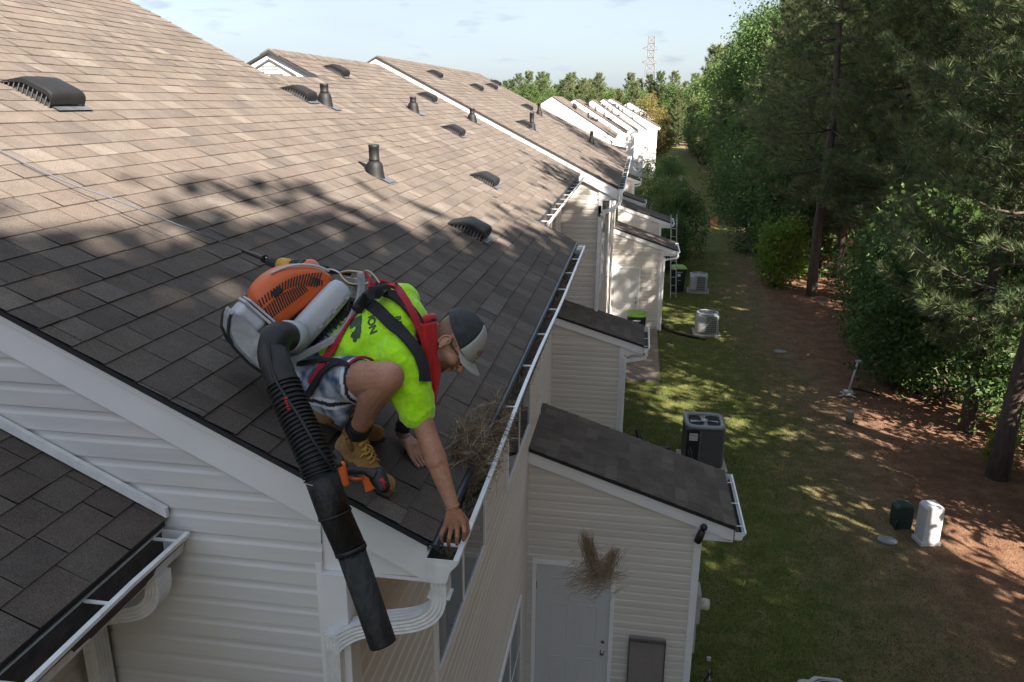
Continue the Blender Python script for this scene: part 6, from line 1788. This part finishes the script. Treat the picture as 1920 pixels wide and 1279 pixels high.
ti = MB(); ti.tube([a1 - dd * .004, a1 + dd * .004], .060, 24); ti.tube([a2 - dd * .006, a2 + dd * .01], .0565, 24); Wb(ti, 'tube_collar', M['b_black'], tub)
ti = MB(); c_ = Yp(600, 898, 2.34)
ti.tube([a0 + dd * .02 + (dd.cross(V((1, 0, 0))).normalized() * cos(t) + V((1, 0, 0)) * sin(t)) * .060 for t in [k * pi / 12 for k in range(25)]], .0022, 5); Wb(ti, 'wire_ring', M['ac_light'], tub)
cb_ = MB(); cb_.tube(catmull([Yp(503, 640, 2.60), Yp(512, 700, 2.53), Yp(536, 745, 2.46), Yp(560, 780, 2.42), Yp(583, 820, 2.38), Yp(610, 860, 2.37), Yp(628, 884, 2.38)], 6), .0055, 6); Wb(cb_, 'throttle_cable', M['b_black'])
rs = MB()
for k in range(5): rs.tube([Yp(533 + 1.5 * k, 748 + 5 * k, 2.45), Yp(539 + 1.5 * k, 746 + 5 * k, 2.45)], .004, 6)
Wb(rs, 'red_tag', simple('tag_red', (.5, .01, .03), .6))
# control handle
hd = MB(); hd.tube(catmull([Yp(640, 885, 2.36), Yp(660, 882, 2.38), Yp(685, 884, 2.40), Yp(702, 890, 2.41)], 5), [.014, .014, .014, .014, .014, .0135, .0135, .0135, .0135, .0135, .0135, .015, .017, .02, .022, .024][:16], 12)
handle = Wb(hd, 'control_handle', M['b_black'])
hd = MB(); hd.cap(Yp(708, 893, 2.42), Yp(718, 912, 2.40), .032, .026, n=18); Wb(hd, 'grip_end', M['b_black'], handle)
hd = MB(); hd.tube([Yp(716, 897, 2.36), Yp(722, 916, 2.36)], .004, 6); hd.tube([Yp(711, 900, 2.36), Yp(724, 905, 2.355)], .0025, 6); Wb(hd, 'grip_marking', bpy.data.materials['tag_red'], handle)
hd = MB(); hd.prism([Yp(678, 893, 2.40), Yp(697, 897, 2.40), Yp(706, 915, 2.40), Yp(697, 920, 2.40), Yp(684, 925, 2.40), Yp(682, 912, 2.40), Yp(678, 903, 2.40)], (0, .03, 0)); Wb(hd, 'trigger', M['b_orange'], handle, bevel=.004)
hd = MB(); hd.tube([Yp(651, 896, 2.38), Yp(665, 898, 2.385), Yp(680, 898, 2.39)], .006, 8); Wb(hd, 'orange_bar', M['b_orange'], handle)
hd = MB(); hd.cap(Yp(640, 872, 2.35), Yp(648, 906, 2.35), .016, .013, flat=((0, 1, 0), .6)); Wb(hd, 'handle_clamp', M['b_orange'], handle)
hd = MB(); hd.tube([Yp(634, 860, 2.36), Yp(640, 875, 2.35)], .016, 10); hd.cap(Yp(630, 850, 2.37), Yp(640, 862, 2.36), .013, .010); Wb(hd, 'throttle_lever', M['b_black'], handle)

# ================================================================== safety line
rp = thing('safety_rope', 'thin blue-grey safety rope running up the roof to the left from the shock absorber', 'rope', (-2.05, 3.9, 6.64))
mb = MB(); pts = [Yp(455, 469, 3.9), V((-2.7, 3.9, 6.86)), V((-3.39, 3.893, 7.125)), V((-5.2, 3.88, 8.06)), V((-8.5, 3.86, 9.69))]
mb.tube(catmull(pts, 8), .0042, 6); W_ = mb.build('rope', simple('rope_grey', (.07, .075, .10), .8), rp, world=True)
lk = thing('shock_absorber', 'black fall-arrest shock pack with amber band between rope and harness', 'lanyard', Yp(540, 500, 3.6))
Wl = lambda mb, n, mt, par=lk, **k: mb.build(n, mt, par, world=True, **k)
g0, g1 = Yp(456, 470, 3.9), Yp(495, 485, 3.76)
mb = MB(); mb.tube([g0, g1, g1, g1 + (g1 - g0).normalized() * .012], [.011, .0125, .021, .021], 14); Wl(mb, 'rope_handle', M['black'])
mb = MB(); mb.tube(catmull([g1, Yp(500, 487, 3.74), Yp(506, 490, 3.72)]), .005, 8); mb.tube(catmull([Yp(498, 483, 3.74), Yp(505, 486, 3.72), Yp(508, 492, 3.71)]), .004, 8); Wl(mb, 'snap_hook', M['knob'])
c0, c1, c2, c3, c4 = Yp(504, 490, 3.72), Yp(520, 495, 3.68), Yp(528, 498, 3.66), Yp(562, 502, 3.56), Yp(612, 508, 3.44)
mb = MB(); mb.tube([c0, c1, c2, c3, c4], [.022, .030, .040, .036, .022], 14); pk = Wl(mb, 'pack', M['web_black'])
M['amber'] = simple('amber_band', (.62, .30, .02), .5)
mb = MB(); s0_, s1_ = c2.lerp(c3, .04), c2.lerp(c3, .72); mb.tube([s0_, s1_], [.0405, .0375], 16); band = Wl(mb, 'amber_band', M['amber'], pk)
mb = MB(); mb.box(Yp(538, 509, 3.55), (.03, .02, .05), R=Matrix.Rotation(radians(40), 3, 'Y')); Wl(mb, 'black_clip', M['black'], pk)
# print on the band
cu = bpy.data.curves.new('band_print', 'FONT'); cu.body = 'DGE'; cu.size = .030; cu.align_x = 'CENTER'; cu.align_y = 'CENTER'
o_ = bpy.data.objects.new('band_print', cu); COL.objects.link(o_); dg = bpy.context.evaluated_depsgraph_get(); me_ = bpy.data.meshes.new_from_object(o_.evaluated_get(dg)); bpy.data.objects.remove(o_)
ctr = Yp(548, 497, 3.52); cxu = (V((.10, .02, .995))).normalized(); dax = (c3 - c2).normalized(); nrm_ = V((.1, -.93, .35)).normalized(); ty = (dax * -1.0).normalized(); tx = ty.cross(nrm_).normalized(); ty = nrm_.cross(tx)
for v in me_.vertices: v.co = ctr + tx * v.co.x + ty * v.co.y
me_.materials.clear(); me_.materials.append(M['black']); me_.transform(parent_world(lk).inverted()); ob = bpy.data.objects.new('band_print', me_); COL.objects.link(ob); ob.parent = band
mb = MB(); mb.tube(catmull([c4, Yp(640, 510, 3.36), Yp(655, 513, 3.32)], 5), .012, 10); Wl(mb, 'webbing', M['web_black'])
M['brass'] = simple('zinc_steel', (.42, .34, .24), .35, metal=.9, var=.2)
mb = MB()
q = [Yp(638, 512, 3.33), Yp(655, 509, 3.30), Yp(680, 512, 3.26), Yp(692, 515, 3.22), Yp(694, 528, 3.2), Yp(680, 534, 3.2), Yp(658, 533, 3.24), Yp(645, 524, 3.28), Yp(638, 514, 3.32)]
mb.tube(catmull(q, 4), .0068, 10); Wl(mb, 'carabiner', M['brass'])
mb = MB(); mb.tube(catmull([Yp(605, 507, 3.42), Yp(622, 506, 3.38), Yp(636, 512, 3.33), Yp(640, 520, 3.3)], 4), .005, 8); Wl(mb, 'hook_gate', M['knob'])
mb = MB(); mb.tube(catmull([Yp(680, 512, 3.24), Yp(688, 508, 3.23), Yp(700, 516, 3.2), Yp(712, 532, 3.17)], 5), .005, 8); Wl(mb, 'd_ring', M['brass'])

# ================================================================== pine needle debris
def strands(name, parent, n, fn, mat, rad=.0012, seed=1, world=True):
    rnd = random.Random(seed); mb = MB()
    for i in range(n):
        p, d, l, bend_ = fn(rnd); s_ = d.cross(V((rnd.uniform(-1, 1), rnd.uniform(-1, 1), rnd.uniform(-1, 1)))).normalized()
        pts = [p + d * l * (t - .5) + s_ * bend_ * l * (4 * (t - .5) ** 2) for t in (0, .33, .66, 1)]
        mb.tube(pts, [rad * .6, rad, rad, rad * .4], 3, caps=False, tab=rnd.random())
    return mb.build(name, mat, parent, world=world) if parent else mb.build(name, mat)
def rv(r): return V((r.gauss(0, 1), r.gauss(0, 1), r.gauss(0, 1))).normalized()
pile = thing('pine_needle_pile', 'bushy heap of dry pine needles spilling over the main gutter ahead of the man', 'debris', (-.70, 3.9, 5.75))
def f_pile(r):
    y = r.gauss(3.48, .09) if r.random() < .75 else r.gauss(3.9, .16)
    x = -.69 + r.gauss(0, .036) - (.04 if y < 3.65 else 0); z = max(zA(x) - .02 if x < -.72 else 5.66, 5.60) + abs(r.gauss(0, .036)) + .01
    d = rv(r); d.z *= .5; return V((x, y, z)), d.normalized(), r.uniform(.06, .17), r.uniform(-.25, .25)
strands('dry_needles', pile, 2300, f_pile, M['twig'], .0014, 3)
def f_pile2(r):
    a, b, c = f_pile(r)[0:3]; return V((a.x + r.gauss(.02, .03), a.y, a.z + .03)), (rv(r) + V((.3, 0, .5))).normalized(), r.uniform(.08, .2), r.uniform(-.3, .3)
strands('pale_needles', pile, 160, f_pile2, M['twig_pale'], .0014, 5)
mb = MB(); mb.ell((-.735, 3.36, 5.81), (.02, .022, .014)); mb.tube([(-.84, 3.62, 5.86), (-.78, 3.5, 5.85), (-.74, 3.38, 5.82)], .003, 6); mb.build('cone_scrap', M['twig_pale'], pile, world=True)
gl = thing('gutter_litter', 'thin layer of brown needles lying inside the long gutter', 'debris', (-.66, 6, 5.6))
def f_lit(r):
    y = 2.75 + 6.7 * r.random() ** 1.0
    if 5.2 < y < 6.4 and r.random() < .5: y = r.uniform(6.5, 9)
    return V((r.uniform(-.72, -.635), y, 5.635 + abs(r.gauss(0, .012)))), (V((r.gauss(0, .5), 1, r.gauss(0, .1)))).normalized(), r.uniform(.04, .12), r.uniform(-.1, .1)
strands('dry_needles', gl, 1300, f_lit, M['twig'], .0016, 8)
fc = thing('falling_needle_clump', 'clump of dry pine needles in mid-air in front of the nearest shed door', 'debris', Yp(1112, 1060, 3.7))
def f_fall(r):
    k = r.random()
    if k < .45: c = Yp(r.gauss(1116, 22), r.gauss(1080, 15), 3.7 + r.gauss(0, .06)); d = (V((1, .2, .25)) + rv(r) * .7).normalized(); l = r.uniform(.05, .13)
    elif k < .75:
        t = r.random(); c = Yp(1100 + 14 * t + r.gauss(0, 6), 1010 + 60 * t, 3.7 + r.gauss(0, .03)); d = (V((-.28, 0, 1)) + rv(r) * .22).normalized(); l = r.uniform(.07, .16)
    else:
        t = r.random(); c = Yp(1152 - 20 * t + r.gauss(0, 7), 1035 + 45 * t, 3.7 + r.gauss(0, .04)); d = (V((.35, 0, 1)) + rv(r) * .35).normalized(); l = r.uniform(.06, .13)
    return c, d, l, r.uniform(-.22, .22)
strands('dry_needles', fc, 900, f_fall, M['twig'], .0011, 12)
def f_fall2(r): c = Yp(r.gauss(1115, 35), r.gauss(1060, 35), 3.7 + r.gauss(0, .08)); return c, (V((.5, 0, -.5)) + rv(r)).normalized(), r.uniform(.05, .14), r.uniform(-.2, .2)
strands('stray_needles', fc, 26, f_fall2, M['twig_pale'], .0012, 14)
rl2 = thing('roof_litter', 'scattered single needles and flecks on the near shingles', 'debris', (-2, 5, 6.4)); rl2['kind'] = 'stuff'
def f_rl(r):
    x = -.8 - 5 * r.random() ** 1.3; y = r.uniform(2.7, 9.4); d = V((cos(ANG) * r.gauss(0, 1), r.gauss(0, 1), 0)); d.z = -.5 * d.x; return V((x, y, zA(x) + .014)), d.normalized(), r.uniform(.02, .09), r.uniform(-.05, .05)
strands('fallen_needles', rl2, 90, f_rl, M['twig'], .0012, 15)
